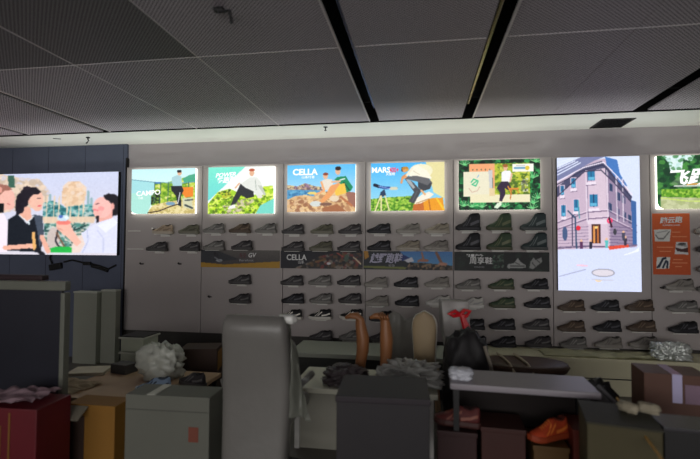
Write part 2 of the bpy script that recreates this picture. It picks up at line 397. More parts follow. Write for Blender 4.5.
c.poly([(380, 200), (410, 205), (435, 262), (425, 268)], (200, 205, 195)); c.line([(365, 165), (372, 230)], 5, (180, 190, 180))
c.ell(342, 122, 15, 20, SK); c.ell(342, 103, 19, 9, (190, 90, 60)); c.line([(235, 215), (262, 188)], 10, SK)
c.poly([(270, 190), (300, 215), (355, 240), (358, 275), (310, 285), (275, 262), (240, 315), (205, 330), (225, 280), (255, 220)], (48, 50, 55))
c.poly([(200, 330), (240, 322), (235, 345), (185, 352)], (245, 245, 240)); c.ell(395, 275, 18, 10, (235, 230, 220))
t, L, W, H, q = lightbox('lightbox_poster', 208.5, 167.5, 274, 213.5, c, 'backlit poster of a man in white sitting on grass, teal corners')
lettering(t, 'POWER', q(104, 148), 0.06, M_lwhite, shear=0.3, width=0.29, bold=0.03, rot=0.05); lettering(t, '轻跑鞋', q(112, 188), 0.085, M_lwhite, shear=0.3, width=0.28, bold=0.03, rot=0.05)
# --- poster 3: two people on a rock by the sea
c = Canvas(150, 108, (52, 70, 495, 368), (110, 200, 245)); c.grad((95, 195, 250), (225, 240, 250))
m = c.mask([(52, 195), (120, 205), (170, 185), (230, 205), (300, 215), (300, 235), (52, 230)]); c.put(m, (190, 165, 140)); c.speck(m, [(150, 120, 150), (225, 205, 150), (120, 100, 100)], 10)
c.poly([(52, 226), (270, 232), (250, 275), (52, 290)], (85, 155, 200)); c.speck(c.mask([(60, 232), (250, 236), (240, 265), (60, 275)]), [(110, 180, 215), (60, 120, 170)], 10)
m = c.mask([(52, 290), (100, 268), (170, 260), (230, 270), (300, 240), (420, 250), (495, 262), (495, 368), (52, 368)]); c.put(m, (220, 180, 130)); c.speck(m, [(240, 205, 150), (190, 140, 100), (225, 190, 150), (160, 110, 80)], 16)
c.poly([(430, 240), (495, 250), (495, 345), (455, 320)], (160, 110, 95)); c.poly([(280, 345), (380, 320), (440, 368), (290, 368)], (170, 110, 75))
c.poly([(360, 165), (380, 150), (432, 145), (450, 175), (478, 215), (465, 238), (430, 250), (395, 190)], (30, 140, 95)); c.line([(395, 170), (425, 162)], 8, (235, 240, 235)); c.line([(420, 185), (455, 235)], 8, (20, 80, 60))
c.ell(382, 112, 17, 24, SK); c.ell(383, 96, 19, 13, (45, 30, 30)); c.ell(302, 142, 16, 20, SK); c.ell(303, 130, 17, 9, (150, 70, 50))
c.poly([(280, 170), (310, 160), (345, 165), (352, 205), (330, 235), (275, 225)], (235, 225, 210))
c.poly([(335, 205), (390, 185), (400, 200), (330, 280), (280, 318), (262, 305), (310, 250)], (240, 165, 105)); c.line([(275, 180), (295, 235), (235, 260)], 13, (245, 175, 120)); c.line([(345, 180), (395, 178)], 12, SK)
c.poly([(395, 195), (425, 190), (438, 250), (370, 270), (362, 240)], (245, 200, 80)); c.line([(400, 275), (470, 330)], 14, (190, 120, 80)); c.ell(240, 318, 38, 18, (215, 220, 215)); c.ell(360, 285, 30, 20, (235, 215, 185)); c.ell(305, 320, 40, 10, (130, 95, 80)); c.ell(215, 250, 30, 9, (240, 215, 120))
t, L, W, H, q = lightbox('lightbox_poster', 287.5, 165.5, 355.5, 211.5, c, 'backlit poster of two people on a rock beside the sea')
lettering(t, 'CELLA', q(88, 135), 0.085, M_lwhite, width=0.335, bold=0.035); lettering(t, '山系行者', q(148, 156), 0.036, M_lwhite, width=0.17, bold=0.01)
# --- poster 4: telescope and crouching man
c = Canvas(150, 108, (60, 55, 540, 368), (90, 195, 250)); c.grad((75, 185, 250), (170, 225, 240))
c.poly([(420, 55), (540, 55), (540, 290), (470, 250)], (235, 225, 165)); c.ell(390, 110, 75, 45, (245, 240, 205))
m = c.mask([(60, 290), (160, 280), (330, 272), (400, 300), (400, 368), (60, 368)]); c.put(m, (110, 170, 50)); c.speck(m, [(80, 140, 30), (160, 205, 70), (190, 220, 90), (60, 110, 30)], 12)
c.poly([(340, 330), (420, 290), (530, 285), (540, 368), (335, 368)], (240, 160, 40)); c.poly([(340, 330), (405, 310), (410, 368), (335, 368)], (200, 110, 50)); c.line([(440, 300), (450, 365)], 8, (190, 110, 40)); c.line([(490, 290), (535, 360)], 12, (255, 200, 50))
c.poly([(300, 120), (330, 85), (370, 72), (430, 110), (460, 160), (400, 170), (330, 165)], (250, 245, 225))
c.ell(287, 98, 22, 17, (225, 165, 70)); c.ell(268, 98, 8, 14, (50, 45, 30)); c.line([(300, 130), (270, 150), (262, 185)], 14, (225, 150, 90))
c.ell(282, 104, 13, 15, (226, 160, 110)); c.poly([(262, 95), (275, 80), (300, 82), (306, 100), (290, 96), (272, 104)], (200, 140, 50)); c.line([(330, 95), (300, 135), (290, 150)], 16, (244, 236, 212)); c.line([(292, 145), (268, 160), (262, 185)], 12, (232, 160, 105)); c.line([(340, 110), (380, 135)], 6, (222, 214, 190))
c.poly([(372, 165), (440, 160), (462, 190), (448, 228), (400, 242), (370, 215)], (66, 68, 74))
c.poly([(285, 160), (300, 145), (360, 142), (440, 160), (455, 185), (430, 205), (360, 178)], (104, 104, 108)); c.poly([(285, 160), (330, 175), (372, 220), (392, 240), (345, 322), (308, 308), (345, 248)], (74, 76, 82)); c.poly([(292, 160), (325, 175), (352, 218), (338, 226), (300, 180)], (170, 175, 178)); c.line([(365, 240), (335, 305)], 6, (96, 98, 104))
c.poly([(345, 325), (365, 285), (400, 262), (442, 245), (472, 262), (430, 300), (385, 322)], (248, 240, 222)); c.line([(360, 320), (440, 292)], 6, (190, 150, 100)); c.line([(392, 238), (415, 262)], 13, (234, 180, 130))
c.line([(85, 200), (140, 215), (230, 222)], 17, (40, 70, 150)); c.line([(85, 198), (108, 206)], 20, (20, 25, 50)); c.line([(195, 222), (228, 222)], 20, (215, 215, 190)); c.line([(110, 205), (190, 225)], 4, (170, 200, 240))
c.poly([(125, 245), (150, 225), (162, 270), (115, 280)], (40, 60, 90))
for a_ in ((130, 270, 128, 365), (125, 270, 90, 365), (155, 270, 182, 365)): c.line([a_[:2], a_[2:]], 9, (235, 225, 170))
t, L, W, H, q = lightbox('lightbox_poster', 371, 163.5, 444.5, 210.5, c, 'backlit poster of a telescope and a crouching man on blue sky')
lettering(t, 'MARS', q(66, 118), 0.072, M_lwhite, width=0.235, bold=0.03); lettering(t, '400+', q(182, 118), 0.066, M_lred, width=0.12, bold=0.03); lettering(t, '火星鞋', q(160, 136), 0.036, M_lwhite, width=0.115, bold=0.01)
# --- poster 5: leaves around a collage
c = Canvas(180, 116, (60, 68, 592, 388), (22, 50, 34))
m = np.ones(c.X.shape, bool); c.speck(m, [(15, 40, 28), (30, 110, 60), (20, 70, 40), (60, 170, 90), (10, 25, 20)], 20, 1.6)
for (x, y) in ((95, 365), (150, 370), (215, 372), (360, 372), (545, 350), (575, 320), (540, 385), (100, 100), (565, 90), (545, 190)):
    for k in range(7):
        a_ = -PI/2+(k-3)*0.38; c.line([(x, y), (x+38*math.cos(a_), y+38*math.sin(a_))], 5, (70, 190, 110) if k % 2 else (150, 225, 150))
c.poly([(132, 92), (298, 92), (298, 150), (132, 150)], (246, 170, 120)); c.poly([(265, 92), (298, 92), (298, 292), (288, 292), (285, 120), (265, 120)], (246, 175, 125))
c.poly([(92, 143), (282, 143), (282, 303), (92, 303)], (238, 232, 205)); c.poly([(138, 290), (528, 290), (528, 340), (138, 340)], (240, 232, 195))
c.poly([(258, 135), (285, 135), (285, 250), (265, 250)], (205, 205, 205)); c.poly([(265, 250), (300, 250), (300, 300), (265, 300)], (235, 210, 165))
for k in range(5): c.poly([(150+k*28, 125), (160+k*28, 125), (155+k*28, 140)], (90, 100, 70))
c.line([(145, 210), (160, 190), (185, 200), (150, 225), (175, 235), (190, 205)], 8, (70, 195, 140)); c.line([(130, 250), (150, 275), (185, 265), (200, 240)], 4, (210, 170, 150)); c.line([(185, 180), (195, 165)], 5, (120, 180, 220))
m = c.mask([(300, 92), (528, 92), (528, 292), (300, 292)]); c.put(m, (150, 175, 50)); c.speck(m, [(110, 150, 40), (190, 200, 60), (80, 110, 40), (215, 215, 90)], 15, 1.2)
c.speck(c.mask([(470, 190), (515, 190), (515, 275), (470, 275)]), [(215, 220, 190), (120, 130, 90), (80, 80, 70)], 12)
c.poly([(415, 98), (552, 98), (552, 148), (415, 148)], (250, 248, 238)); c.line([(430, 125), (500, 125)], 14, (120, 170, 200)); c.ell(510, 125, 14, 14, (230, 200, 60)); c.line([(440, 110), (495, 110)], 6, (200, 200, 195))
c.poly([(345, 150), (365, 138), (400, 140), (415, 170), (408, 200), (400, 215), (345, 210)], (246, 246, 246)); c.ell(370, 122, 14, 18, SK); c.ell(368, 108, 18, 10, (165, 100, 50)); c.line([(410, 160), (400, 210)], 10, SK)
c.poly([(340, 210), (385, 208), (410, 255), (385, 265), (365, 250), (368, 290), (345, 335), (328, 332), (335, 280), (312, 250)], (52, 38, 62)); c.line([(385, 240), (408, 290)], 8, (225, 150, 60)); c.line([(408, 260), (400, 320)], 7, (205, 120, 60)); c.line([(395, 255), (450, 255)], 10, (225, 140, 60)); c.line([(440, 255), (455, 285)], 6, (225, 140, 60))
c.poly([(292, 375), (315, 345), (345, 338), (345, 355), (318, 380)], (225, 240, 215))
t, L, W, H, q = lightbox('lightbox_poster', 458.5, 160.5, 540.5, 209.5, c, 'backlit poster with dark green leaves around a cream collage')
# --- poster 7: green trees, slanted title
c = Canvas(180, 110, (75, 72, 600, 412), (40, 95, 50))
m = np.ones(c.X.shape, bool); c.speck(m, [(30, 80, 45), (50, 120, 60), (25, 60, 40), (80, 150, 70)], 26, 1.6)
m = c.mask([(110, 72), (310, 72), (290, 110), (240, 100), (230, 160), (160, 175), (150, 120)]); c.put(m, (225, 245, 245)); c.speck(m, [(200, 235, 230), (90, 150, 100)], 16, .7)
m = c.mask([(100, 285), (600, 285), (600, 360), (100, 342)]); c.put(m, (120, 175, 50)); c.speck(m, [(90, 150, 40), (170, 210, 80), (70, 120, 30)], 14, 1.3)
m = c.mask([(95, 335), (600, 352), (600, 412), (95, 412)]); c.put(m, (190, 195, 150)); c.speck(m, [(205, 210, 165), (175, 185, 130)], 22); c.line([(100, 342), (260, 362), (600, 372)], 8, (205, 225, 120))
c.poly([(160, 250), (210, 205), (340, 190), (600, 150), (600, 270), (200, 280)], (130, 150, 120), .5); c.line([(260, 258), (600, 240)], 9, (240, 170, 80)); c.line([(180, 268), (600, 262)], 6, (245, 245, 245))
t, L, W, H, q = lightbox('lightbox_poster', 656.5, 155.8, 745, 208.5, c, 'backlit poster of trees and a hedge at the right edge above the orange sign',
    keep=lambda s: ~((s.X < 125) & (s.Y > 362) & ((s.X-125)**2+(s.Y-362)**2 > 50**2)))
lettering(t, '飞跃山野', q(160, 268), 0.19, M_lwhite, shear=0.3, width=0.9, bold=0.03, rot=0.05)

# --- tall portrait screen
c = Canvas(166, 266, (44, 50, 300, 433), (190, 195, 225)); c.grad((215, 225, 245), (215, 222, 248))
c.poly([(44, 120), (130, 75), (150, 62), (195, 55), (230, 85), (262, 140), (272, 175), (288, 260), (288, 318), (44, 318)], (200, 178, 198))
c.poly([(44, 135), (125, 78), (185, 62), (230, 110), (275, 165), (272, 178), (225, 128), (180, 88), (130, 92), (44, 162)], (75, 75, 105)); c.poly([(44, 80), (120, 50), (195, 50), (160, 62), (44, 118)], (120, 125, 165)); c.poly([(195, 50), (232, 60), (240, 100), (262, 135), (245, 138), (200, 75)], (70, 120, 190))
for k in range(5): c.line([(46, 100-k*9), (118-k*8, 66-k*3)], 3, (225, 232, 250))
c.poly([(138, 92), (195, 82), (198, 220), (205, 318), (140, 318)], (214, 194, 210)); c.poly([(205, 110), (280, 190), (288, 300), (208, 312)], (152, 134, 162))
for (x0, y0, x1, y1) in ((140, 92, 163, 118), (146, 158, 170, 193), (89, 110, 103, 138), (55, 132, 66, 158), (96, 172, 111, 205), (57, 188, 70, 220)): c.poly([(x0-3, y0-3), (x1+3, y0-3), (x1+3, y1+5), (x0-3, y1+5)], (215, 190, 210)); c.poly([(x0, y0), (x1, y0), (x1, y1), (x0, y1)], (40, 120, 165)); c.line([((x0+x1)/2, y0), ((x0+x1)/2, y1)], 2, (30, 50, 90)); c.poly([(x0+2, y1-10), (x1-2, y1-10), (x1-2, y1-2), (x0+2, y1-2)], (100, 180, 215))
for (x, y, h) in ((212, 125, 26), (235, 150, 28), (250, 160, 26), (208, 180, 32), (232, 195, 34), (252, 205, 30), (268, 215, 28)): c.poly([(x-5, y), (x+5, y+6), (x+5, y+h), (x-5, y+h-4)], (45, 65, 100))
for y in (205, 224): c.line([(44, y+34), (138, y+4), (200, y), (288, y+42)], 3, (120, 100, 130)); c.line([(44, y+30), (138, y), (200, y-4), (288, y+38)], 2, (225, 205, 222))
for y in range(250, 312, 9): c.line([(46, y+4), (140, y)], 1.6, (140, 120, 150)); c.line([(205, y), (286, y+4)], 1.6, (100, 85, 120))
c.poly([(150, 243), (178, 243), (178, 297), (150, 297)], (75, 45, 45)); c.line([(158, 250), (158, 295)], 5, (225, 150, 80)); c.line([(170, 250), (170, 295)], 5, (205, 120, 60)); c.ell(165, 252, 5, 4, (240, 210, 130))
for x_ in (135, 200, 228, 247): c.line([(x_, 70+abs(x_-165)*.55), (x_+2, 235)], 4, (228, 214, 228), .8); c.line([(x_+4, 74+abs(x_-165)*.55), (x_+6, 235)], 2.5, (130, 112, 145), .8)
c.line([(44, 120), (128, 80), (190, 66), (232, 108), (276, 160)], 3.5, (232, 222, 238)); c.line([(44, 163), (130, 92), (182, 88), (224, 128), (272, 180)], 3, (60, 56, 84)); c.line([(44, 128), (128, 88), (188, 74), (228, 116), (274, 168)], 2.5, (45, 45, 75))
for (x_, y_, w_) in ((151, 126, 30), (158, 202, 34), (96, 144, 20), (60, 164, 15), (104, 210, 20), (64, 226, 16)): c.poly([(x_-w_/2, y_-3), (x_+w_/2, y_-5), (x_+w_/2, y_+3), (x_-w_/2, y_+5)], (235, 222, 236)); c.line([(x_-w_/2, y_+6), (x_+w_/2, y_+4)], 2, (120, 100, 130))
c.poly([(138, 232), (196, 230), (200, 243), (138, 243)], (226, 212, 226)); c.line([(44, 312), (140, 306), (205, 308), (288, 302)], 4, (110, 95, 125)); c.ell(67, 270, 8, 20, (70, 90, 130)); c.poly([(272, 175), (288, 180), (288, 300), (276, 300)], (60, 100, 160))
c.line([(78, 205), (100, 225), (103, 312)], 5, (60, 80, 110)); c.line([(90, 215), (91, 305)], 3, (60, 60, 90)); c.line([(110, 175), (113, 225)], 3, (70, 160, 170)); c.ell(207, 233, 9, 8, (245, 60, 110)); c.ell(207, 233, 4, 4, (255, 190, 200)); c.ell(109, 254, 7, 7, (225, 40, 60)); c.line([(205, 225), (212, 250)], 6, (60, 30, 50)); c.ell(222, 265, 5, 9, (60, 60, 70))
c.poly([(44, 316), (288, 308), (300, 312), (300, 433), (44, 433)], (212, 220, 248)); c.poly([(200, 306), (262, 300), (265, 308), (205, 316)], (225, 80, 60))
for (x, y, cc) in ((118, 300, (90, 50, 90)), (147, 300, (40, 40, 60)), (196, 296, (90, 190, 190)), (253, 290, (60, 50, 70)), (248, 275, (70, 70, 90))): c.ell(x, y-10, 3.5, 4, SK); c.poly([(x-5, y-7), (x+5, y-7), (x+4, y+14), (x-4, y+14)], cc)
for k in range(5): c.line([(250+k*10, 330-k*3), (292, 318-k*2)], 3, (240, 244, 255))
c.line([(48, 393), (130, 372)], 3, (170, 175, 205)); c.ell(184, 381, 36, 12, (160, 160, 175)); c.ell(184, 381, 32, 9, (222, 215, 225)); c.ell(170, 403, 10, 4, (240, 215, 180)); c.line([(150, 400), (215, 402)], 3, (200, 200, 215)); c.line([(105, 360), (135, 362)], 5, (240, 200, 220))
lightbox('portrait_screen', 556.8, 157.8, 641.8, 292, c, 'tall portrait video screen showing a corner stone building above an empty street', L_led, depth=0.055, glow=False, cat='screen')
# sink the screen's true outline: portrait panel stands on two wall brackets hidden behind it

# --- wide video wall at the left
c = Canvas(236, 168, (-330, 0, 590, 640), (205, 205, 225))
# coordinates: 5 units per photo pixel, origin at the photo's left edge / screen top
def K(*p): return [(1.416*x, 1.416*y-112) for x, y in p]
def E_(x, y, rx, ry, col, al=1.0): c.ell(1.416*x, 1.416*y-112, 1.416*rx, 1.416*ry, col, al)
def Lk(p, wd, col, al=1.0): c.line(K(*p), 1.416*wd, col, al)
c.grad((206, 212, 238), (228, 218, 222))
m = c.mask(K((-60, 60), (60, 90), (150, 100), (190, 150), (170, 200), (-60, 240))); c.put(m, (222, 200, 180)); c.speck(m, [(235, 212, 190), (200, 180, 160), (210, 205, 215)], 22, .8)
m = c.mask(K((228, 190), (232, 130), (250, 112), (290, 112), (312, 135), (310, 180), (290, 205), (245, 205))); c.put(m, (232, 200, 168)); c.speck(m, [(240, 210, 180), (222, 185, 150), (236, 214, 196)], 18, .9)
c.poly(K((40, 85), (62, 85), (66, 130), (42, 132)), (60, 100, 85))
for px_, h in ((190, 160), (318, 150), (330, 175), (180, 185)): Lk([(px_, h), (px_+2, 240)], 8, (120, 165, 165), .7)
m = c.mask(K((165, 190), (200, 180), (240, 205), (330, 195), (345, 240), (165, 245))); c.put(m, (80, 145, 150)); c.speck(m, [(20, 90, 100), (110, 180, 180), (60, 120, 120), (190, 205, 200)], 13, 1.3)
c.poly(K((165, 240), (345, 240), (340, 264), (170, 268)), (226, 200, 176))
for x in (180, 205, 222, 250, 262, 290, 305): Lk([(x, 165), (x-3, 265)], 4, (232, 208, 180))
m = c.mask(K((170, 266), (330, 262), (290, 340), (270, 370), (180, 365))); c.put(m, (188, 205, 200)); c.speck(m, [(60, 110, 100), (30, 70, 70), (225, 215, 200), (90, 150, 140)], 13, 1.1)
E_(205, 320, 22, 40, (205, 190, 185)); Lk([(222, 280), (212, 330), (230, 360)], 6, (50, 45, 55)); Lk([(215, 300), (245, 355)], 6, (120, 90, 70)); Lk([(255, 300), (310, 275)], 5, (30, 60, 60))
c.poly(K((188, 358), (220, 350), (280, 353), (288, 372), (188, 372)), (40, 185, 75))
# woman at the left edge, her side and back to us
c.poly(K((-60, 225), (28, 226), (45, 262), (48, 372), (-60, 372)), (243, 232, 244)); E_(30, 172, 36, 44, (240, 186, 172)); E_(52, 195, 14, 20, (240, 184, 170)); Lk([(60, 150), (66, 172), (60, 180)], 5, (238, 180, 168))
c.poly(K((-60, 90), (10, 115), (42, 122), (58, 138), (30, 142), (10, 160), (0, 190), (-60, 200)), (160, 105, 92)); c.poly(K((-60, 190), (28, 190), (28, 224), (-60, 226)), (18, 20, 24)); E_(12, 138, 9, 11, (225, 160, 145)); Lk([(40, 190), (50, 194)], 3, (180, 90, 90))
# woman in black
c.poly(K((86, 200), (122, 205), (128, 245), (110, 258), (84, 235)), (236, 178, 156)); E_(142, 178, 25, 36, (241, 190, 170)); c.poly(K((160, 160), (168, 184), (160, 190)), (241, 190, 170)); E_(148, 206, 15, 14, (240, 188, 168)); Lk([(150, 201), (160, 199)], 4, (225, 90, 100)); Lk([(146, 172), (156, 171)], 3, (60, 40, 45))
c.poly(K((78, 165), (90, 140), (112, 129), (140, 131), (158, 148), (150, 156), (130, 158), (118, 172), (112, 200), (100, 205), (98, 225), (74, 232), (68, 205)), (30, 26, 36)); E_(84, 190, 14, 38, (28, 24, 34)); E_(108, 134, 14, 8, (40, 32, 44)); E_(119, 184, 5, 8, (238, 180, 160))
c.poly(K((45, 250), (80, 228), (112, 268), (134, 232), (162, 240), (172, 300), (162, 372), (45, 366)), (20, 26, 36)); c.poly(K((134, 232), (165, 238), (172, 310), (158, 360), (150, 300)), (70, 80, 96)); Lk([(84, 234), (115, 262), (134, 238)], 4, (230, 236, 240)); Lk([(119, 262), (120, 268)], 7, (225, 238, 245))
Lk([(38, 356), (90, 352), (130, 348)], 17, (240, 180, 158)); Lk([(165, 315), (188, 368)], 17, (238, 178, 158)); E_(132, 350, 14, 9, (242, 186, 162)); c.poly(K((129, 298), (140, 298), (148, 362), (136, 364)), (236, 180, 110)); Lk([(150, 362), (172, 382)], 14, (25, 26, 34))
# woman in pale blue at the right
c.poly(K((352, 205), (398, 205), (402, 262), (350, 262)), (236, 172, 160)); E_(367, 208, 32, 38, (244, 190, 182)); c.poly(K((338, 190), (332, 214), (342, 218)), (243, 188, 180)); E_(352, 226, 15, 16, (243, 182, 174)); Lk([(340, 216), (352, 219)], 5, (238, 120, 130)); Lk([(344, 196), (354, 194)], 3, (120, 70, 80)); E_(362, 212, 10, 8, (246, 160, 158))
c.poly(K((368, 165), (385, 158), (405, 160), (420, 172), (420, 235), (400, 240), (402, 205), (388, 185), (376, 178)), (26, 22, 30)); E_(400, 205, 6, 12, (238, 170, 160)); c.poly(K((346, 240), (356, 236), (356, 275), (348, 272)), (30, 26, 34))
c.poly(K((300, 300), (318, 285), (352, 262), (400, 246), (420, 240), (420, 372), (270, 372), (285, 345)), (222, 224, 244)); c.poly(K((352, 272), (400, 246), (420, 262), (380, 300)), (236, 238, 252)); Lk([(318, 290), (322, 330), (305, 370)], 4, (190, 196, 226)); Lk([(352, 290), (372, 320), (372, 370)], 4, (202, 206, 234)); c.poly(K((270, 330), (300, 305), (312, 340), (296, 372), (268, 372)), (236, 216, 206))
c.poly(K((212, 266), (240, 256), (262, 264), (268, 285), (300, 335), (285, 350), (245, 312), (215, 285)), (243, 188, 170)); E_(238, 262, 24, 9, (240, 130, 120)); E_(236, 246, 20, 12, (200, 222, 238)); E_(228, 240, 8, 6, (80, 110, 190)); E_(248, 244, 7, 6, (235, 245, 250)); Lk([(218, 282), (235, 290)], 5, (225, 160, 145))
# the visible picture spans y 0..425 of these units
Fy = PY+0.01-0.06
tl = at(-66, 173, Fy); tr = at(118.5, 171.6, Fy); brv = at(117, 255.3, Fy)
W = tr.x-tl.x; H = tr.z-brv.z
led = empty('video_wall', (tl.x+W/2, D-0.042, brv.z), label='wide bright video screen on the navy wall showing three women outdoors', cat='screen')
sel = c.Y[:, 0] < 425
c.a = c.a[sel]; c.X = c.X[sel]; c.Y = c.Y[sel]; c.ny = c.a.shape[0]
dd = D-0.042-Fy
c.build('picture', L_led, led, Vector((-W/2, -dd, H)), W, H)
link('casing', box(BM(), (0, -dd/2-0.001+0.002, H/2), (W, dd-0.006, H), 0.003), M_black, led)

# --- printed banners between the shoe rows
def banner(x0, x1, canvas, label, ytop=(252.5, 253), ybot=(267.5, 270.5)):
    F = PY-0.012; tl = at(x0, ytop[0], F); br = at(x1, ybot[1], F); W = br.x-tl.x; H = 0.232
    t = empty('banner', (tl.x+W/2, PY, 0), label=label, cat='banner'); t.location.z = BZ
    canvas.build('picture', P_pic, t, Vector((-W/2, -0.012, H)), W, H)
    link('backing_board', box(BM(), (0, -0.0055, H/2), (W, 0.0105, H)), M_white, t)
    return t, W, H, lambda x, y: Vector((-W/2+(x-canvas.bx[0])/(canvas.bx[2]-canvas.bx[0])*W, -0.012, H-(y-canvas.bx[1])/(canvas.bx[3]-canvas.bx[1])*H))
BZ = at(453, 270.5, PY-0.012).z
c = Canvas(160, 36, (5, 285, 525, 390), (70, 70, 72)); c.grad((92, 88, 84), (60, 56, 58)); c.poly([(5, 285), (120, 290), (260, 340), (5, 370)], (48, 50, 56)); c.poly([(5, 360), (160, 372), (525, 350), (525, 390), (5, 390)], (170, 130, 40))
c.ell(100, 310, 9, 12, (25, 25, 30)); c.poly([(90, 320), (120, 300), (130, 340), (100, 345)], (40, 40, 46)); c.ell(128, 348, 22, 9, (150, 155, 160)); c.line([(100, 330), (140, 355)], 8, (120, 125, 130))
t, W, H, q = banner(201, 279.8, c, 'grey and mustard banner strip under the teal-cornered poster')
lettering(t, '轻', q(262, 330), 0.06, mat('maroon print', (90, 40, 50), 0.6), width=0.1); lettering(t, 'GV', q(322, 328), 0.06, M_pwhite, shear=.2, width=0.11, bold=0.02); lettering(t, 'Barefoot', q(262, 352), 0.03, M_pgrey, width=0.2, bold=.01)
c = Canvas(160, 36, (8, 275, 543, 388), (18, 20, 32)); m = c.mask([(90, 388), (190, 350), (260, 310), (400, 280), (543, 290), (543, 388)]); c.put(m, (52, 46, 42)); c.speck(m, [(100, 75, 50), (40, 40, 48), (130, 120, 110), (25, 25, 30), (120, 50, 50)], 16, 1.1)
c.ell(440, 320, 14, 22, (70, 90, 80)); c.line([(485, 315), (530, 355)], 9, (205, 190, 160)); c.ell(325, 355, 14, 8, (200, 200, 205)); c.line([(380, 290), (415, 310)], 7, (170, 70, 60)); c.line([(240, 345), (300, 330)], 12, (120, 85, 50))
t, W, H, q = banner(280.8, 362.7, c, 'navy banner strip with brown rock scene under the two-people poster')
lettering(t, 'CELLA', q(48, 336), 0.075, M_pwhite, width=0.27, bold=.02); lettering(t, '山系', q(125, 358), 0.04, M_pwhite, width=0.08)
c = Canvas(160, 36, (22, 275, 608, 388), (60, 110, 165)); c.grad((70, 120, 180), (90, 150, 190)); c.poly([(22, 275), (260, 275), (330, 330), (400, 388), (22, 388)], (28, 34, 42)); c.poly([(22, 275), (50, 275), (60, 310), (30, 330)], (170, 120, 40)); c.line([(22, 372), (250, 376), (480, 385)], 14, (110, 115, 60)); m = c.mask([(300, 388), (330, 345), (430, 345), (608, 360), (608, 388)]); c.put(m, (40, 38, 36)); c.speck(m, [(150, 120, 90), (25, 25, 28), (90, 80, 70)], 14)
c.poly([(250, 290), (300, 300), (340, 320), (280, 335)], (30, 50, 110)); c.line([(410, 285), (420, 320), (385, 335)], 12, (160, 110, 90)); c.ell(425, 330, 30, 9, (165, 110, 90)); c.line([(505, 285), (535, 340)], 18, (130, 90, 75)); c.ell(545, 350, 30, 9, (180, 130, 110)); c.poly([(290, 330), (345, 310), (360, 335), (320, 345)], (200, 200, 210))
t, W, H, q = banner(363.6, 452.6, c, 'blue and dark banner strip with running feet under the telescope poster')
lettering(t, '越野跑鞋', q(62, 350), 0.13, mat('lavender print', (170, 168, 190), 0.6), shear=.3, width=0.42, bold=.03); lettering(t, '轻盈', q(190, 370), 0.03, M_pgrey, width=.08)
c = Canvas(190, 36, (30, 322, 650, 430), (14, 20, 20)); c.speck(np.ones(c.X.shape, bool), [(18, 26, 24), (26, 40, 34), (12, 14, 16)], 26, .6); c.speck(c.mask([(280, 335), (360, 335), (360, 415), (280, 415)]), [(60, 95, 75), (90, 100, 90), (25, 45, 35)], 8, .6)
c.poly([(378, 408), (385, 390), (420, 385), (450, 355), (465, 375), (500, 395), (498, 410), (385, 414)], (150, 152, 150)); c.line([(400, 400), (490, 400)], 5, (60, 62, 62)); c.line([(430, 380), (460, 392)], 4, (50, 50, 50)); c.poly([(522, 410), (530, 375), (550, 350), (562, 365), (600, 350), (605, 375), (570, 400), (545, 418)], (135, 137, 135)); c.line([(540, 380), (560, 400)], 5, (50, 52, 52)); c.line([(570, 365), (590, 380)], 5, (50, 52, 52))
t, W, H, q = banner(454.2, 549.5, c, 'black banner strip with two grey shoes drawn under the leafy poster')
lettering(t, '轻量户外', q(112, 352), 0.038, M_pwhite, width=0.2, bold=.02); lettering(t, '周享鞋', q(132, 392), 0.088, M_pwhite, width=0.27, bold=.01); lettering(t, 'WALKING', q(162, 412), 0.018, M_pgrey, width=0.12)

# --- orange sign
c = Canvas(96, 150, (96, 105, 278, 388), (200, 88, 38)); c.grad((205, 92, 42), (190, 80, 34))
c.poly([(104, 180), (188, 178), (180, 235), (108, 236)], (205, 205, 200)); c.line([(112, 205), (125, 222), (150, 222), (178, 190)], 6, (120, 120, 118)); c.line([(118, 195), (170, 185)], 4, (150, 150, 148))
c.poly([(210, 238), (265, 238), (268, 295), (202, 293)], (205, 205, 205)); c.poly([(205, 262), (240, 270), (266, 262), (266, 285), (215, 280)], (70, 40, 40)); c.ell(240, 246, 20, 5, (60, 60, 60)); c.line([(215, 250), (262, 256)], 5, (120, 120, 120))
c.poly([(115, 308), (182, 306), (175, 360), (112, 362)], (215, 215, 210)); c.line([(125, 352), (145, 315), (158, 312)], 10, (30, 40, 60)); c.line([(145, 355), (160, 325), (168, 330), (165, 355)], 9, (30, 40, 60)); c.line([(118, 355), (125, 345)], 8, (30, 40, 60))
for (x0, x1, y) in ((192, 232, 192), (192, 262, 212), (118, 195, 262), (130, 185, 280), (190, 262, 333), (195, 240, 318), (205, 235, 350)): c.line([(x0, y), (x1, y)], 3, (225, 150, 110))
F = PY-0.012; tl = at(652, 213.5, F); tr = at(689.5, 212.6, F); bl = at(655, 274.5, F)
t = empty('orange_sign', ((tl.x+tr.x)/2, PY, bl.z), label='orange printed sign with three product photos below the tree poster', cat='sign')
W, H = tr.x-tl.x, tl.z-bl.z
c.build('picture', P_pic, t, Vector((-W/2, -0.012, H)), W, H); link('backing_board', box(BM(), (0, -0.0055, H/2), (W, 0.0105, H)), M_white, t)
lettering(t, '踏云跑', Vector((-W/2+0.08, -0.012, H-0.12)), 0.075, M_pwhite, shear=.2, width=0.24, bold=.03, rot=0.05); lettering(t, 'RUNNING SHOES', Vector((-W/2+0.11, -0.012, H-0.145)), 0.018, M_pwhite, width=0.18, bold=.01)

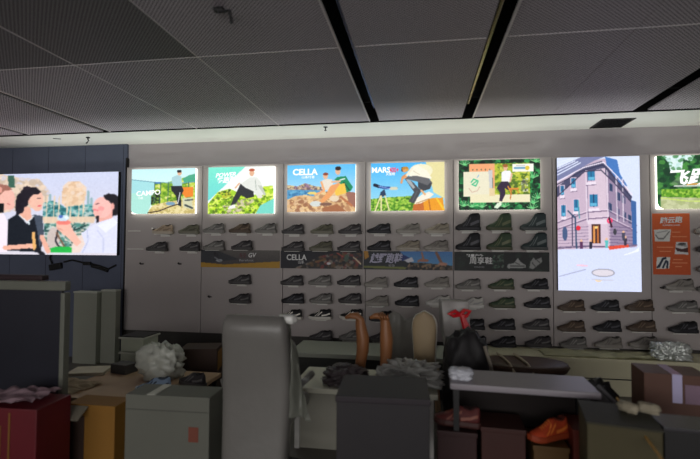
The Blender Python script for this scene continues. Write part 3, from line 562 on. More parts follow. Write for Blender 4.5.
# ------------------------------------------------------------------ shoes on the wall
def interp(tab, t): return float(np.interp(t, [a for a, _ in tab], [b for _, b in tab]))
def shoe_meshes(boot):
    Ls = 0.285
    top = [(0, .045), (.08, .06), (.2, .07), (.33, .082), (.45, .105), (.56, .125), (.66, .118), (.8, .11), (.93, .128), (1, .118)]
    if boot: top = [(0, .055), (.1, .075), (.25, .085), (.4, .115), (.5, .16), (.58, .2), (.75, .205), (.93, .205), (1, .19)]
    wid = [(0, .014), (.04, .03), (.12, .043), (.28, .05), (.5, .042), (.7, .036), (.88, .036), (.96, .03), (1, .018)]
    N, K = 22, 14
    up = BM(); rings = []
    for i in range(N+1):
        t = i/N; x = -Ls/2+t*Ls; wd = interp(wid, t); tp = interp(top, t); z0 = 0.026+(0.012*(1-t/0.2)**2 if t < .2 else 0); r = []
        for k in range(K+1):
            a = PI*k/K; s_, c_ = math.sin(a), math.cos(a)
            r.append(up.verts.new((x, wd*math.copysign(abs(c_)**.8, c_)*(1-.35*s_*(1 if t > .4 else .4)), z0+(tp-z0)*s_**.75)))
        rings.append(r)
    for i in range(N):
        for k in range(K): up.faces.new((rings[i][k], rings[i][k+1], rings[i+1][k+1], rings[i+1][k]))
        up.faces.new((rings[i][0], rings[i][K], rings[i+1][K], rings[i+1][0]))
    up.faces.new(rings[0]); up.faces.new(rings[-1])
    so = BM(); rr = []
    for i in range(N+1):
        t = i/N; x = -Ls/2-0.006+t*(Ls+0.014); wd = interp(wid, t)+.005; spring = 0.014*(1-t/.25)**2 if t < .25 else 0
        rr.append([so.verts.new((x, sy*wd*wk, z+spring)) for sy, wk, z in ((1, .92, 0), (1, 1.03, .012), (1, .98, .036), (-1, .98, .036), (-1, 1.03, .012), (-1, .92, 0))])
    for i in range(N):
        for k in range(6): so.faces.new((rr[i][k], rr[i][(k+1) % 6], rr[i+1][(k+1) % 6], rr[i+1][k]))
    so.faces.new(rr[0]); so.faces.new(rr[-1])
    la = BM()
    for k in range(5 if not boot else 7):
        t = .27+.055*k; x = -Ls/2+t*Ls; z = interp(top, t); wd = interp(wid, t)*.42
        tube(la, [(x-.004, -wd, z-.006), (x, 0, z+.003), (x+.006, wd, z-.006)], .0035, 6)
    ln = BM(); t0 = .62; n = 18; pr = []
    for j, (f, dz) in enumerate(((1, -.004), (1.0, .004), (.72, .005), (.6, -.002))):
        pr.append([ln.verts.new((-Ls/2+(.79+.155*f*math.cos(2*PI*k/n))*Ls, .027*f*math.sin(2*PI*k/n), interp(top, .79+.155*math.cos(2*PI*k/n))+dz)) for k in range(n)])
    for j in range(3):
        for k in range(n): ln.faces.new((pr[j][k], pr[j][(k+1) % n], pr[j+1][(k+1) % n], pr[j+1][k]))
    ln.faces.new(pr[-1]); ln.faces.new(pr[0])
    st = BM()   # overlay stripes on the outer side (towards the viewer, -y)
    for (ta, tb, za, zb, wz) in ((.3, .5, .35, .82, .16), (.42, .62, .3, .72, .16), (.6, .97, .25, .5, .2)):
        def fn(u, v, ta=ta, tb=tb, za=za, zb=zb, wz=wz):
            t = ta+(tb-ta)*u; s_ = za+(zb-za)*u+(v-.5)*wz; s_ = min(.98, max(.02, s_)); a = PI-math.asin(s_**(1/.75)) if True else 0
            wd = interp(wid, t); tp = interp(top, t); z0 = .026
            c_ = math.cos(a); sn = math.sin(a)
            return (-Ls/2+t*Ls, -wd*abs(c_)**.8*(1-.35*sn*(1 if t > .4 else .4))-.002, z0+(tp-z0)*s_)
        sheet(st, fn, 6, 2)
    return up, so, la, ln, st
_protos = {}
def copy_tree(o, parent=None):
    c_ = o.copy(); COL.objects.link(c_)
    if parent: c_.parent = parent
    for ch in list(o.children): copy_tree(ch, c_)
    return c_
SHCOL = dict(black=((22, 22, 26), (34, 34, 38), (70, 70, 76)), dark=((48, 45, 48), (64, 62, 62), (92, 90, 90)), grey=((92, 90, 88), (112, 110, 106), (132, 130, 126)),
    olive=((88, 86, 72), (104, 102, 90), (62, 60, 50)), beige=((136, 128, 114), (150, 144, 134), (104, 98, 88)), brown=((70, 56, 46), (76, 64, 54), (104, 88, 72)),
    green=((50, 66, 48), (70, 72, 54), (92, 96, 70)), white=((180, 178, 172), (200, 198, 194), (150, 150, 150)), tan=((150, 132, 112), (160, 150, 136), (116, 100, 84)),
    bw=((24, 24, 26), (196, 192, 184), (225, 220, 210)), teal=((40, 52, 54), (66, 70, 70), (96, 104, 104)), palegrey=((122, 118, 112), (136, 132, 126), (96, 92, 88)),
    blue=((120, 140, 165), (185, 192, 200), (40, 50, 70)), orange=((176, 62, 28), (150, 60, 30), (220, 120, 50)), maroon=((78, 26, 24), (60, 30, 26), (120, 60, 40)))
SHNAME = dict(black='black', dark='charcoal', grey='grey', olive='olive grey', beige='beige', brown='brown', green='green', white='white', tan='tan', bw='black and white', teal='dark teal', palegrey='pale grey', blue='pale blue', orange='orange red', maroon='maroon')
def make_shoe(colr, boot, loc, rz, label, group=None):
    key = (colr, boot)
    if key not in _protos:
        u, s_, l = SHCOL[colr]
        t = empty('boot' if boot else 'sneaker', loc, rz)
        up, so, la, ln, st = shoe_meshes(boot)
        upo = link('upper', up, mat('shoe fabric '+colr, u, .7, noise_amt=.2, noise_scale=40), t, smooth=True)
        link('sole', so, mat('shoe sole '+colr, s_, .6), t, smooth=False)
        link('laces', la, mat('shoe laces '+colr, l, .8), upo); link('collar', ln, mat('shoe lining '+colr, tuple(x*.5 for x in u), .9), upo, smooth=True)
        link('side_stripe', st, mat('shoe stripe '+colr, l, .5), upo)
        _protos[key] = t
    else:
        t = copy_tree(_protos[key]); t.location = loc; t.rotation_euler = (0, 0, rz)
    for k_ in ('group',):
        if k_ in t: del t[k_]
    tag(t, label, 'shoe', group); return t
shelf_proto = None
def shelf(x, z, label):
    global shelf_proto
    loc = (x, PY, z)
    if shelf_proto is None:
        shelf_proto = empty('shoe_shelf', loc)
        link('plate', box(BM(), (0, -.063, -.004), (.2, .12, .006), .002), M_white, shelf_proto)
        link('back_plate', box(BM(), (0, -.004, -.019), (.14, .006, .03), .002), M_white, shelf_proto)
        t = shelf_proto
    else:
        t = copy_tree(shelf_proto); t.location = loc
    tag(t, label, 'shelf', 'small shoe shelves on the wall'); return t
PN = {0: 'under the railing poster', 1: 'under the teal-cornered poster', 2: 'under the two-people poster', 3: 'under the telescope poster', 4: 'under the leafy poster', 5: 'under the tall screen', 6: 'under the orange sign', 7: 'at the far right edge'}
RN = {'A': 'in the top row', 'B': 'in the second row', 'C': 'one row below the banners', 'D': 'two rows below the banners', 'E': 'three rows below the banners', 'F': 'in the lowest row', 'G': 'in the fifth row'}
PO = ['left', 'middle', 'right']
rows = [ # panel, row, shoe bottom pixel y, [(px, colour, position)]
 (0, 'A', 234, [(163, 'tan', 1), (189, 'olive', 2)]), (0, 'B', 251, [(157, 'dark', 1), (190, 'dark', 2)]),
 (1, 'A', 233, [(214, 'grey', 0), (240, 'brown', 1), (266, 'grey', 2)]), (1, 'B', 250, [(214, 'grey', 0), (242, 'dark', 1)]),
 (2, 'A', 234, [(293, 'dark', 0), (322, 'olive', 1), (350, 'dark', 2)]), (2, 'B', 251, [(293, 'dark', 0), (321, 'olive', 1), (349, 'dark', 2)]),
 (3, 'A', 233.5, [(379, 'black', 0), (408, 'palegrey', 1), (437, 'beige', 2)]), (3, 'B', 250.5, [(379, 'black', 0), (408, 'beige', 1), (436, 'palegrey', 2)]),
 (4, 'A', 230.5, [(468, 'black', 0), (499, 'green', 1), (533, 'teal', 2)]), (4, 'B', 250, [(468, 'black', 0), (499, 'green', 1), (534, 'teal', 2)]),
 (1, 'C', 284, [(240, 'dark', 1)]), (1, 'D', 303, [(240, 'dark', 1)]),
 (2, 'C', 285, [(292, 'dark', 0), (320, 'grey', 1), (349, 'dark', 2)]), (2, 'D', 303, [(293, 'black', 0), (321, 'grey', 1), (350, 'dark', 2)]),
 (2, 'E', 319, [(291, 'bw', 0), (320, 'bw', 1), (351, 'bw', 2)]), (2, 'F', 340, [(321, 'dark', 1), (351, 'grey', 2)]),
 (3, 'C', 287, [(376, 'palegrey', 0), (406, 'black', 1), (437, 'palegrey', 2)]), (3, 'D', 305.5, [(377, 'palegrey', 0), (407, 'black', 1), (438, 'white', 2)]), (3, 'E', 321, [(381, 'black', 0)]), (3, 'F', 341, [(381, 'dark', 0)]),
 (4, 'C', 289, [(468, 'grey', 0), (501, 'green', 1), (535, 'black', 2)]), (4, 'D', 307.5, [(471, 'white', 0), (502, 'green', 1), (537, 'black', 2)]),
 (4, 'E', 329, [(472, 'black', 0), (502, 'black', 1), (536, 'dark', 2)]), (4, 'F', 346.5, [(474, 'dark', 0), (503, 'black', 1), (538, 'dark', 2)]),
 (5, 'C', 310.5, [(571, 'brown', 0), (605, 'black', 1), (639, 'brown', 2)]), (5, 'D', 331, [(571, 'brown', 0), (607, 'black', 1), (641, 'brown', 2)]), (5, 'E', 347.5, [(573, 'grey', 0), (608, 'palegrey', 1), (643, 'palegrey', 2)]),
 (6, 'C', 290, [(679, 'palegrey', 1)]), (6, 'D', 311.5, [(682, 'grey', 1)]), (6, 'E', 332.5, [(683, 'black', 1)]),
 (7, 'A', 234, [(709, 'palegrey', 0)]), (7, 'B', 252, [(710, 'dark', 0)]), (7, 'C', 272, [(711, 'grey', 0)]), (7, 'D', 292, [(712, 'grey', 0)]), (7, 'E', 314, [(713, 'olive', 0)]),
]
for pn, rw, yb, items in rows:
    for px, cl, po in items:
        yb2 = yb
        p = at(px, yb2, PY-.063)
        boot = pn == 4 and rw in 'AB'
        kind = 'boot' if boot else 'sneaker'
        where = PN[pn] if pn == 7 else '%s %s' % (PO[po], PN[pn])
        lab = '%s %s %s, %s' % (SHNAME[cl], kind, RN[rw], where)
        rz = random.uniform(-.12, .12)
        s_ = make_shoe(cl, boot, (p.x, PY-.07, p.z), rz, lab, 'shoes displayed on the wall')
        shelf(p.x, p.z, 'small white shelf %s, %s' % (RN[rw], where))

# bare pegs and marks on the leftmost display board
M_peg = mat('peg metal', (190, 188, 184), .3, .6)
for i, (px, py, lab) in enumerate(((154, 229.5, 'bare peg with pale tip under the railing poster'), (142, 264, 'bare dark peg low on the leftmost display board'), (180, 264, 'bare dark peg beside the grey and mustard banner'),
                     (662, 288, 'bare dark round peg left of pale grey sneaker under orange sign'), (210, 297, 'bare dark peg below the grey and mustard banner'))):
    p = at(px, py, PY-.03); t = empty('wall_peg', (p.x, PY, p.z), label=lab, cat='peg', group='bare wall pegs')
    b = BM(); tube(b, [(0, 0, 0), (0, -.06, 0), (0, -.07, .012)], .008, 8); link('pin', b, M_black, t)
    link('tip', lathe(BM(), [(.004, -.012), (.013, -.006), (.013, .006), (.004, .012)], 12, (0, -.07, .012)), M_peg if i == 0 else M_black, t)
for (px, py, wpx, lab) in ((134, 231, 12, 'thin bare shelf rail at left of upper pegs, leftmost board'), (135, 249, 16, 'thin bare shelf rail on leftmost board, lower one')):
    p0 = at(px-wpx/2, py, PY-.01); p1 = at(px+wpx/2, py, PY-.01)
    link('shelf_rail', box(BM(), (0, -.006, 0), (p1.x-p0.x, .012, .012), .002), M_white, loc=((p0.x+p1.x)/2, PY, p0.z), label=lab, cat='rail')

# ------------------------------------------------------------------ cables under the video wall
t = empty('power_adapter', tuple(at(56, 270, D-.06)), label='black power adapter hanging below the wide video screen', cat='adapter'); t.location.y = D-.041
link('body', box(BM(), (0, -.025, .05), (.19, .05, .085), .008, rot=Matrix.Rotation(-.2, 3, 'Y')), M_black, t)
b = BM(); tube(b, [(-.06, -.025, .09), (-.1, -.03, .17), (-.08, -.03, .22), (-.12, -.03, .26)], .012); link('cord', b, M_black, t)
pts = [at(x, y, D-.055) for x, y in ((64, 262), (72, 260), (84, 263), (92, 264), (100, 266), (108, 269), (116, 265))]
b = BM(); tube(b, pts, .012, 8); tube(b, [p+Vector((0, -.005, -.03)) for p in pts[3:6]], .02, 8)
link('power_cable', b, M_black, label='black power cable running right from adapter along the navy wall', cat='cable')
p = at(87, 263.5, D-.07); link('cable_connector', box(BM(), (0, 0, 0), (.11, .04, .05), .008), M_black, loc=p, label='black cable connector block on the navy wall cable', cat='connector')

# ------------------------------------------------------------------ things in the room, from back to front
FL = 0.0
def mbox(name, label, cat, x0, x1, ytop, Y, depth, m, rz=0, z0=0.0, flaps=False, tape=None, bev=.006, h=None, extra=None, group=None):
    """a carton or block whose front top edge runs between photo columns x0, x1 at row ytop"""
    a = at(x0, ytop, Y); c_ = at(x1, ytop, Y); W = c_.x-a.x; zt = (a.z+c_.z)/2; H = zt-z0 if h is None else h
    t = empty(name, ((a.x+c_.x)/2, Y+depth/2, zt-H), rz, label=label, cat=cat, group=group)
    link('body', box(BM(), (0, 0, H/2), (W, depth, H), bev), m, t)
    if flaps:
        b = BM()
        box(b, (0, -depth/2-.05, H+.03), (W*.96, .14, .006), rot=Matrix.Rotation(-.6, 3, 'X')); link('flap', b, m, t)
        b = BM(); box(b, (-W/2-.05, 0, H+.025), (.13, depth*.9, .006), rot=Matrix.Rotation(-.5, 3, 'Y')); link('flap', b, m, t)
    if tape:
        b = BM(); box(b, (0.0, 0, H+.0015), (.055, depth*.98, .002)); box(b, (0, -depth/2-.0015, H-.09), (.055, .002, .18)); link('tape', b, tape, t)
    return t, W, H, depth

M_plinth = mat('off-white laminate', (196, 192, 162), .6, noise_amt=.08, noise_scale=2)
# long plinth along the foot of the wall
x0, x1 = at(478, 350, 5.0).x, seams[-1]
t = empty('display_plinth', ((x0+x1)/2, PY-.25, -.004), label='long low pale display plinth along the foot of the wall', cat='plinth')
link('top', box(BM(), (0, 0, PB-.03), (x1-x0, .46, .04), .004), M_plinth, t); link('body', box(BM(), (0, .01, (PB-.05)/2), (x1-x0-.04, .42, PB-.05)), M_plinth, t)
b = BM(); box(b, (0, -.212, PB*.45), (x1-x0-.1, .006, .01)); link('groove', b, M_black, t)
# rail on its back right
p0 = at(650, 349, PY-.02); p1 = at(708, 351.5, PY-.02)
link('lower_rail', box(BM(), ((p0.x+p1.x)/2, PY-.012, PB+.012), (p1.x-p0.x, .02, .014), .003), mat('dark rail', (40, 38, 36), .5), label='thin dark rail at the foot of the board below the orange sign', cat='rail')

# grey green bench left of the plinth
M_bench = mat('grey green laminate', (150, 154, 142), .55, noise_amt=.06)
a = at(296, 348, 5.0); c_ = at(474, 350, 5.0)
BT = at(380, 347, 5.1).z
t = empty('bench', ((a.x+c_.x)/2, 5.02, 0), label='low grey green bench along the wall behind the tan leg forms', cat='bench')
link('top', box(BM(), (0, 0, BT-.03), (c_.x-a.x, .62, .05), .008), M_bench, t); link('body', box(BM(), (0, .02, (BT-.06)/2), (c_.x-a.x-.1, .54, BT-.06)), mat('dark bench body', (52, 54, 50), .6), t)

# two pale boards leaning on the navy wall
M_pale = mat('pale grey board', (138, 140, 128), .6, noise_amt=.05)
for (xa, xb, yt, Y, lab, th) in ((74, 97, 292.5, 5.35, 'pale grey cabinet panel against navy wall, left one of the pair', .12), (101, 115.5, 291, 5.42, 'narrow pale cabinet panel against navy wall, right one of the pair', .1)):
    a = at(xa, yt, Y); c_ = at(xb, yt, Y); t = empty('cabinet_panel', ((a.x+c_.x)/2, Y+.06, 0), label=lab, cat='panel')
    link('board', box(BM(), (0, 0, a.z/2), (c_.x-a.x, th, a.z), .004), M_pale, t)
    link('top_edge', box(BM(), (0, -.002, a.z+.006), (c_.x-a.x+.01, th+.01, .02), .003), mat('light edge', (170, 172, 160), .5), t)

# clear storage crate with rim lines
M_crate = mat('cloudy plastic', (182, 188, 168), .35, noise_amt=.2, noise_scale=8)
a = at(120, 337, 4.7); c_ = at(144, 337, 4.7); Wc = c_.x-a.x
t = empty('storage_crate', ((a.x+c_.x)/2, 4.85, 0), label='pale cloudy plastic storage crates stacked at foot of the wall corner', cat='crate')
b = BM(); zt = a.z
for k in range(3):
    z = zt-.17*(k+1); box(b, (0, 0, z+.08), (Wc-.02, .3, .15), .01)
link('body', b, M_crate, t)
b = BM()
for k in range(3): box(b, (0, 0, zt-.17*k-.01), (Wc+.02, .33, .02), .005)
link('rim', b, mat('crate rim', (188, 190, 176), .4), t)
link('lid', box(BM(), (0, 0, zt+.006), (Wc, .3, .012), .003), M_black, t)
link('base', box(BM(), (0, 0, (zt-.51)/2), (Wc-.03, .29, max(.05, zt-.51)), .01), M_crate, t)

M_plastic = mat('crinkled white plastic', (176, 178, 168), .3, noise_amt=.25, noise_scale=9, bump=.6)
M_grplastic = mat('crinkled grey plastic', (150, 150, 146), .28, noise_amt=.35, noise_scale=8, bump=.8)
a = at(160, 376, 4.3)
# low tan table on which the packing things stand
M_tan = mat('tan plywood', (172, 142, 112), .6, noise_amt=.15, noise_scale=5)
def table(name, label, x0, x1, yfront, Y0, depth, m, leg_m, th=.04, rz=0):
    a = at(x0, yfront, Y0); c_ = at(x1, yfront, Y0); W = c_.x-a.x; z = (a.z+c_.z)/2
    t = empty(name, ((a.x+c_.x)/2, Y0+depth/2, 0), rz, label=label, cat='table')
    link('table_top', box(BM(), (0, 0, z-th/2), (W, depth, th), .006), m, t)
    for sx in (-1, 1):
        for sy in (-1, 1): link('leg', box(BM(), (sx*(W/2-.05), sy*(depth/2-.05), (z-th)/2), (.04, .04, z-th), .003), leg_m, t)
    return t, z
TT, tz = table('packing_table', 'low tan packing table at left crowded with paper and shoes', 45, 172, 400, 3.35, .9, M_tan, M_black)
b = BM(); p = at(158, 372, 3.95); crumple(b, (0, 0, 0), (.34, .24, .32), .5, 3.1); link('plastic_bag', b, M_plastic, loc=(p.x, 4.0, tz), smooth=True, label='crumpled white plastic bag at back of the tan packing table', cat='bag')
for (px, Y, w_, d_, h_, rz, cl, lab) in ((90, 4.03, .34, .26, .03, .3, (196, 186, 166), 'cream paper stack lying flat on the tan packing table'), (124, 4.1, .2, .15, .09, -.2, (60, 58, 56), 'small charcoal shoe box behind paper on packing table')):
    p = at(px, 380, Y); link('paper_stack' if h_ < .05 else 'shoe_box', box(BM(), (0, 0, h_/2), (w_, d_, h_), .004), mat(lab[:12], cl, .7, noise_amt=.2), loc=(p.x, Y, tz), rz=rz, label=lab, cat='paper' if h_ < .05 else 'box')
p = at(100, 372, 3.95)
def foldfn(u, v): return ((u-.5)*.62, (v-.5)*.42, .005+.05*abs(noise.noise(Vector((u*4, v*4, 3)))))
b = BM(); sheet(b, foldfn, 24, 18); bmesh.ops.solidify(b, geom=b.faces[:], thickness=.004)
link('wrapping_paper', b, mat('kraft paper', (196, 176, 146), .7, noise_amt=.12), loc=(p.x-.12, 3.58, tz+.001), rz=-.2, label='crinkled kraft wrapping paper spread over packing table front', cat='paper')
p = at(150, 390, 3.55); make_shoe('blue', False, (p.x, 3.6, tz), .25, 'pale blue sneaker lying on the tan packing table')
p = at(168, 392, 3.45); make_shoe('dark', False, (p.x+.02, 3.82, tz), -.3, 'charcoal sneaker lying behind the pale blue one on packing table')

M_kraft = mat('brown cardboard', (86, 62, 40), .75, noise_amt=.12, noise_scale=5)
M_kraft2 = mat('amber cardboard', (132, 92, 30), .75, noise_amt=.15, noise_scale=4)
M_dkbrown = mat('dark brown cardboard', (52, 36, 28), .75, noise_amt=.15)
t, W, H, dp = mbox('cardboard_box', 'dark brown cardboard box standing left of the wrapped chair', 'box', 178, 212, 349, 4.4, .3, M_dkbrown, rz=.25)
link('side_label', box(BM(), (W/2+.002, 0, H*.72), (.003, .22, .2)), M_kraft2, t)

# tall dark screen panel at left with pale frame
Y = 3.0; a = at(-60, 287, Y); c_ = at(67, 281.5, Y); W = c_.x-a.x; zt = c_.z
t = empty('display_stand', ((a.x+c_.x)/2, Y, 0), .02, label='large dark free-standing panel in pale grey frame at the left edge', cat='panel')
rt = Matrix.Rotation(-.02, 3, 'Y')
link('dark_panel', box(BM(), (-.01, 0, zt/2), (W-.06, .03, zt-.12), .002), mat('smoky dark panel', (34, 35, 44), .35, noise_amt=.35, noise_scale=2), t)
b = BM(); box(b, (0, 0, zt-.035), (W, .06, .07), .008); link('top_frame', b, mat('pale frame', (104, 106, 96), .5), t)
b = BM(); box(b, (W/2-.018, .0, zt/2-.04), (.036, .06, zt-.09), .006); link('side_frame', b, mat('pale frame'), t) if False else link('side_frame', b, _mats['pale frame'], t)
b = BM(); box(b, (0, 0, .03), (W, .16, .06), .01); link('base', b, M_black, t)
p = at(48, 279, Y); b = BM(); box(b, (0, 0, .025), (.62, .07, .04), .012)
link('rolled_umbrella', b, mat('dark maroon cloth', (44, 28, 32), .6), loc=(p.x-.33, Y, zt), label='dark maroon flat bar lying on top of the free-standing panel', cat='bar')
bpy.data.objects['rolled_umbrella'].name = 'flat_bar'

# red carton at the left edge with glossy film on top
t, W, H, dp = mbox('red_carton', 'deep red carton at the lower left corner of the view', 'box', -40, 34, 408, 2.5, .3, mat('red card', (92, 12, 24), .5, noise_amt=.15), rz=.05)
link('gold_print', box(BM(), (-.02, -dp/2-.002, H-.22), (.1, .003, .22), .001), mat('gold print', (120, 80, 30), .5), t); link('gold_edge', box(BM(), (W*.16, -dp/2-.002, H/2), (.012, .003, H*.9)), _mats['gold print'], t)
def film(u, v): return ((u-.5)*.42, (v-.5)*.28, .012+.06*abs(noise.noise(Vector((u*3+9, v*4, 1))))+.02*u)
b = BM(); sheet(b, film, 30, 20); bmesh.ops.solidify(b, geom=b.faces[:], thickness=.003)
link('plastic_film', b, mat('pinkish clear film', (198, 170, 180), .18, noise_amt=.25, noise_scale=6), loc=(t.location.x, t.location.y, H+.001), rz=.12, smooth=True, label='glossy pinkish plastic film on top of the red carton', cat='film')

t, W, H, dp = mbox('cardboard_box', 'amber brown open cardboard box between red and white cartons', 'box', 66, 115, 405, 2.92, .2, M_kraft2, rz=0, flaps=False)
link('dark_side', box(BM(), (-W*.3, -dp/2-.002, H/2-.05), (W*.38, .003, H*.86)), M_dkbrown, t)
b = BM(); box(b, (-W*.2, -dp/2-.06, H-.04), (.14, .12, .008), rot=Matrix.Rotation(.55, 3, 'X')); link('flap', b, mat('grey card', (120, 114, 100), .7), t)
t, W, H, dp = mbox('white_carton', 'large grey-white carton with small red mark, left of the wrapped chair', 'box', 126, 208, 396, 2.85, .24, mat('grey white card', (98, 99, 90), .65, noise_amt=.08, noise_scale=3), rz=.04)
link('red_mark', box(BM(), (W*.32, -dp/2-.002, H-.25), (.07, .003, .1), .001), mat('rusty red print', (116, 60, 44), .6), t)
link('lid_seam', box(BM(), (0, -dp/2-.001, H-.1), (W*.99, .004, .006)), mat('seam', (80, 80, 74), .7), t)
b = BM(); box(b, (-W*.2, 0, H+.002), (.06, dp*.95, .003)); link('tape', b, mat('clear tape', (190, 190, 180), .25), t)

# plastic wrapped chair
Y = 2.75; a = at(217, 322, Y); c_ = at(287, 322, Y); W = c_.x-a.x; ztop = at(250, 317, Y).z
t = empty('office_chair', ((a.x+c_.x)/2, Y+.05, 0), -.04, label='grey high-backed chair wrapped in cloudy plastic, seen from behind', cat='chair')
M_wrap = mat('cloudy grey wrap', (110, 108, 104), .32, noise_amt=.14, noise_scale=4, bump=.35)
def backshell(zb, ztp, wd, th):
    b = BM(); n = 20; rings = []
    for j in range(n+1):
        v = j/n; z = zb+(ztp-zb)*v; e = (1-max(0, (v-.86)/.14)**2.2)**.5 if v > .86 else 1; e = max(e, .3); ww = wd/2*(.93+.07*math.sin(PI*v))*(.86+.14*e); tt = th/2*e
        y0 = .05*math.sin(v*PI)+.03*(1-v)
        ring = []
        for k in range(24):
            an = 2*PI*k/24; cx_, sy_ = math.cos(an), math.sin(an)
            ring.append(b.verts.new((ww*math.copysign(abs(cx_)**.35, cx_), y0+tt*math.copysign(abs(sy_)**.6, sy_)-.06*abs(cx_)**2*0, z+.008*noise.noise(Vector((cx_*3, v*9, sy_))))))
        rings.append(ring)
    for j in range(n):
        for k in range(24): b.faces.new((rings[j][k], rings[j][(k+1) % 24], rings[j+1][(k+1) % 24], rings[j+1][k]))
    b.faces.new(rings[0]); b.faces.new(rings[-1]); return b
link('backrest', backshell(.16, ztop, W, .15), M_wrap, t, smooth=True)
b = BM(); box(b, (0, .3, .44), (W*.95, .5, .1), .04, seg=3); link('seat', b, M_wrap, t, smooth=True)
for s_ in (-1, 1):
    b = BM(); tube(b, [(s_*W*.52, .1, .47), (s_*W*.58, .12, .66), (s_*W*.58, .4, .66)], [.02, .022, .026]); link('armrest', b, M_wrap, t, smooth=True)
b = BM(); tube(b, [(0, .25, .4), (0, .25, .1)], .03); link('post', b, M_black, t)
b = BM()
for k in range(5): an = 2*PI*k/5+.3; tube(b, [(0, .25, .12), (.27*math.cos(an), .25+.27*math.sin(an), .06)], [.025, .015])
cb = link('base', b, M_black, t)
for k in range(5): an = 2*PI*k/5+.3; b = BM(); box(b, (.27*math.cos(an), .25+.27*math.sin(an), .028), (.04, .05, .055), .015); link('caster', b, M_black, cb)
# loose plastic hanging off its right side
def drape(u, v): 
    x = .0+.17*u*(.35+.65*v); z = -.62*v-.02*u+(.0 if v < .1 else 0)
    return (x, .03*math.sin(u*9+v*3)+.02*noise.noise(Vector((u*5, v*5, 2))), z-.18*u*(1-v))
b = BM(); sheet(b, drape, 14, 20); bmesh.ops.solidify(b, geom=b.faces[:], thickness=.004); link('loose_wrap', b, mat('thin cloudy wrap', (140, 142, 132), .25, noise_amt=.2, bump=.4), t, loc=(W/2-.03, .06, ztop-.03), smooth=True)
b = BM(); crumple(b, (0, 0, 0), (.12, .08, .06), .3, 8.2, 3); link('knotted_wrap', b, mat('bright wrap', (205, 205, 200), .2), t, loc=(W/2-.03, .06, ztop-.05), smooth=True)

# white table behind the legs, with leg forms and crinkled plastic
T2, tz2 = table('white_table', 'low white table in the middle carrying the tan leg forms', 290, 438, 391, 3.42, .6, mat('white laminate', (205, 204, 186), .5, noise_amt=.05), M_white)
link('front_panel', box(BM(), (0, -.24, (tz2-.04)/2), (at(438, 391, 3.42).x-at(290, 391, 3.42).x-.1, .02, tz2-.04), .003), mat('pale panel', (150, 148, 136), .6), T2)
M_leg = mat('tan leg form', (140, 92, 56), .45, noise_amt=.12)
def leg_form(px, lab, lean, flip):
    p = at(px, 372, 3.85); zt = at(px, 315, 3.85).z; h = zt-tz2
    t = empty('mannequin_leg', (p.x, 3.85, tz2), label=lab, cat='mannequin')
    pts = [(0, 0, .02), (.004, 0, h*.2), (.01+lean, 0, h*.4), (.012+lean, -.005, h*.62), (.006, 0, h*.8), (-.005, 0, h*.92), (-.03, 0, h*.99), (-.085, -.01, h*.985), (-.13, -.02, h*.95)]
    b = BM(); tube(b, pts, [.042, .046, .052, .055, .047, .04, .034, .025, .012], 16); link('leg', b, M_leg, t, smooth=True)
    link('base', lathe(BM(), [(.07, 0), (.07, .012), (.05, .022)], 24), mat('magenta base', (96, 24, 50), .5), t)
    if flip:
        for k in range(4):
            b = BM(); tube(b, [(-.03+.02*k, -.035, h*.93), (-.05+.024*k, -.04, h*.99), (-.045+.024*k, -.03, h*1.03)], [.011, .010, .006], 8); link('toe', b, M_leg, t, smooth=True)
leg_form(360, 'tan curved leg form standing on white table, left one', .012, False)
leg_form(385, 'tan curved leg form standing on white table, right one', .0, True)
for i, (px, Y, s_, seed, lab) in enumerate(((346, 3.6, (.28, .24, .13), 1.7, 'crinkled grey plastic heap on white table beneath the leg forms'), (410, 3.62, (.4, .3, .18), 5.3, 'larger crinkled grey plastic heap at right end of white table'))):
    p = at(px, 385, Y); b = BM(); crumple(b, (0, 0, 0), s_, .55, seed, 5); link('plastic_heap', b, M_grplastic if i else mat('dark heap', (76, 68, 70), .4, noise_amt=.5, noise_scale=9, bump=.6), loc=(p.x, Y, tz2), smooth=True, label=lab, cat='plastic')
# shell chair
p = at(424, 352, 4.1); zt = at(424, 312, 4.1).z
t = empty('shell_chair', (p.x, 4.15, 0), -.1, label='beige chair with tall rounded back and white rim near the middle', cat='chair')
def shell(sc, th, y_off=0):
    b = BM(); N = 20; ring = []; outl = []
    hw = .12*sc
    for side in (0, 1):
        g = []
        for j in range(15):
            v = j/14; z = .42+(zt-.42-.01*(1-sc))*v; hwv = hw*(0.75+.25*v)*math.sqrt(max(.0, 1-max(0, (v-.72)/.28)**2)) if v < .999 else .004
            g.append([b.verts.new((hwv*math.sin(-PI/2+PI*i/N), y_off+side*th-.05*math.cos(-PI/2+PI*i/N)*sc+.05*(1-v), z)) for i in range(N+1)])
        for j in range(14):
            for i in range(N): b.faces.new((g[j][i], g[j][i+1], g[j+1][i+1], g[j+1][i]))
        outl.append(g)
    A, B = outl
    for j in range(14):
        b.faces.new((A[j][0], A[j+1][0], B[j+1][0], B[j][0])); b.faces.new((A[j][N], A[j+1][N], B[j+1][N], B[j][N]))
    for i in range(N): b.faces.new((A[0][i], A[0][i+1], B[0][i+1], B[0][i])); b.faces.new((A[14][i], A[14][i+1], B[14][i+1], B[14][i]))
    return b
link('backrest', shell(.97, .02), mat('beige shell', (150, 132, 104), .6, noise_amt=.08), t, smooth=True)
link('rim', shell(1.05, .02, .04), mat('white rim', (205, 202, 192), .5), t, smooth=True)
b = BM(); box(b, (0, .17, .43), (.24, .3, .05), .02, seg=3); link('seat', b, _mats['beige shell'], t, smooth=True)
for sx in (-1, 1):
    for sy in (0, 1): b = BM(); tube(b, [(sx*.09, .05+sy*.22, .42), (sx*.12, .02+sy*.3, 0)], .015); link('leg', b, M_tan, t)
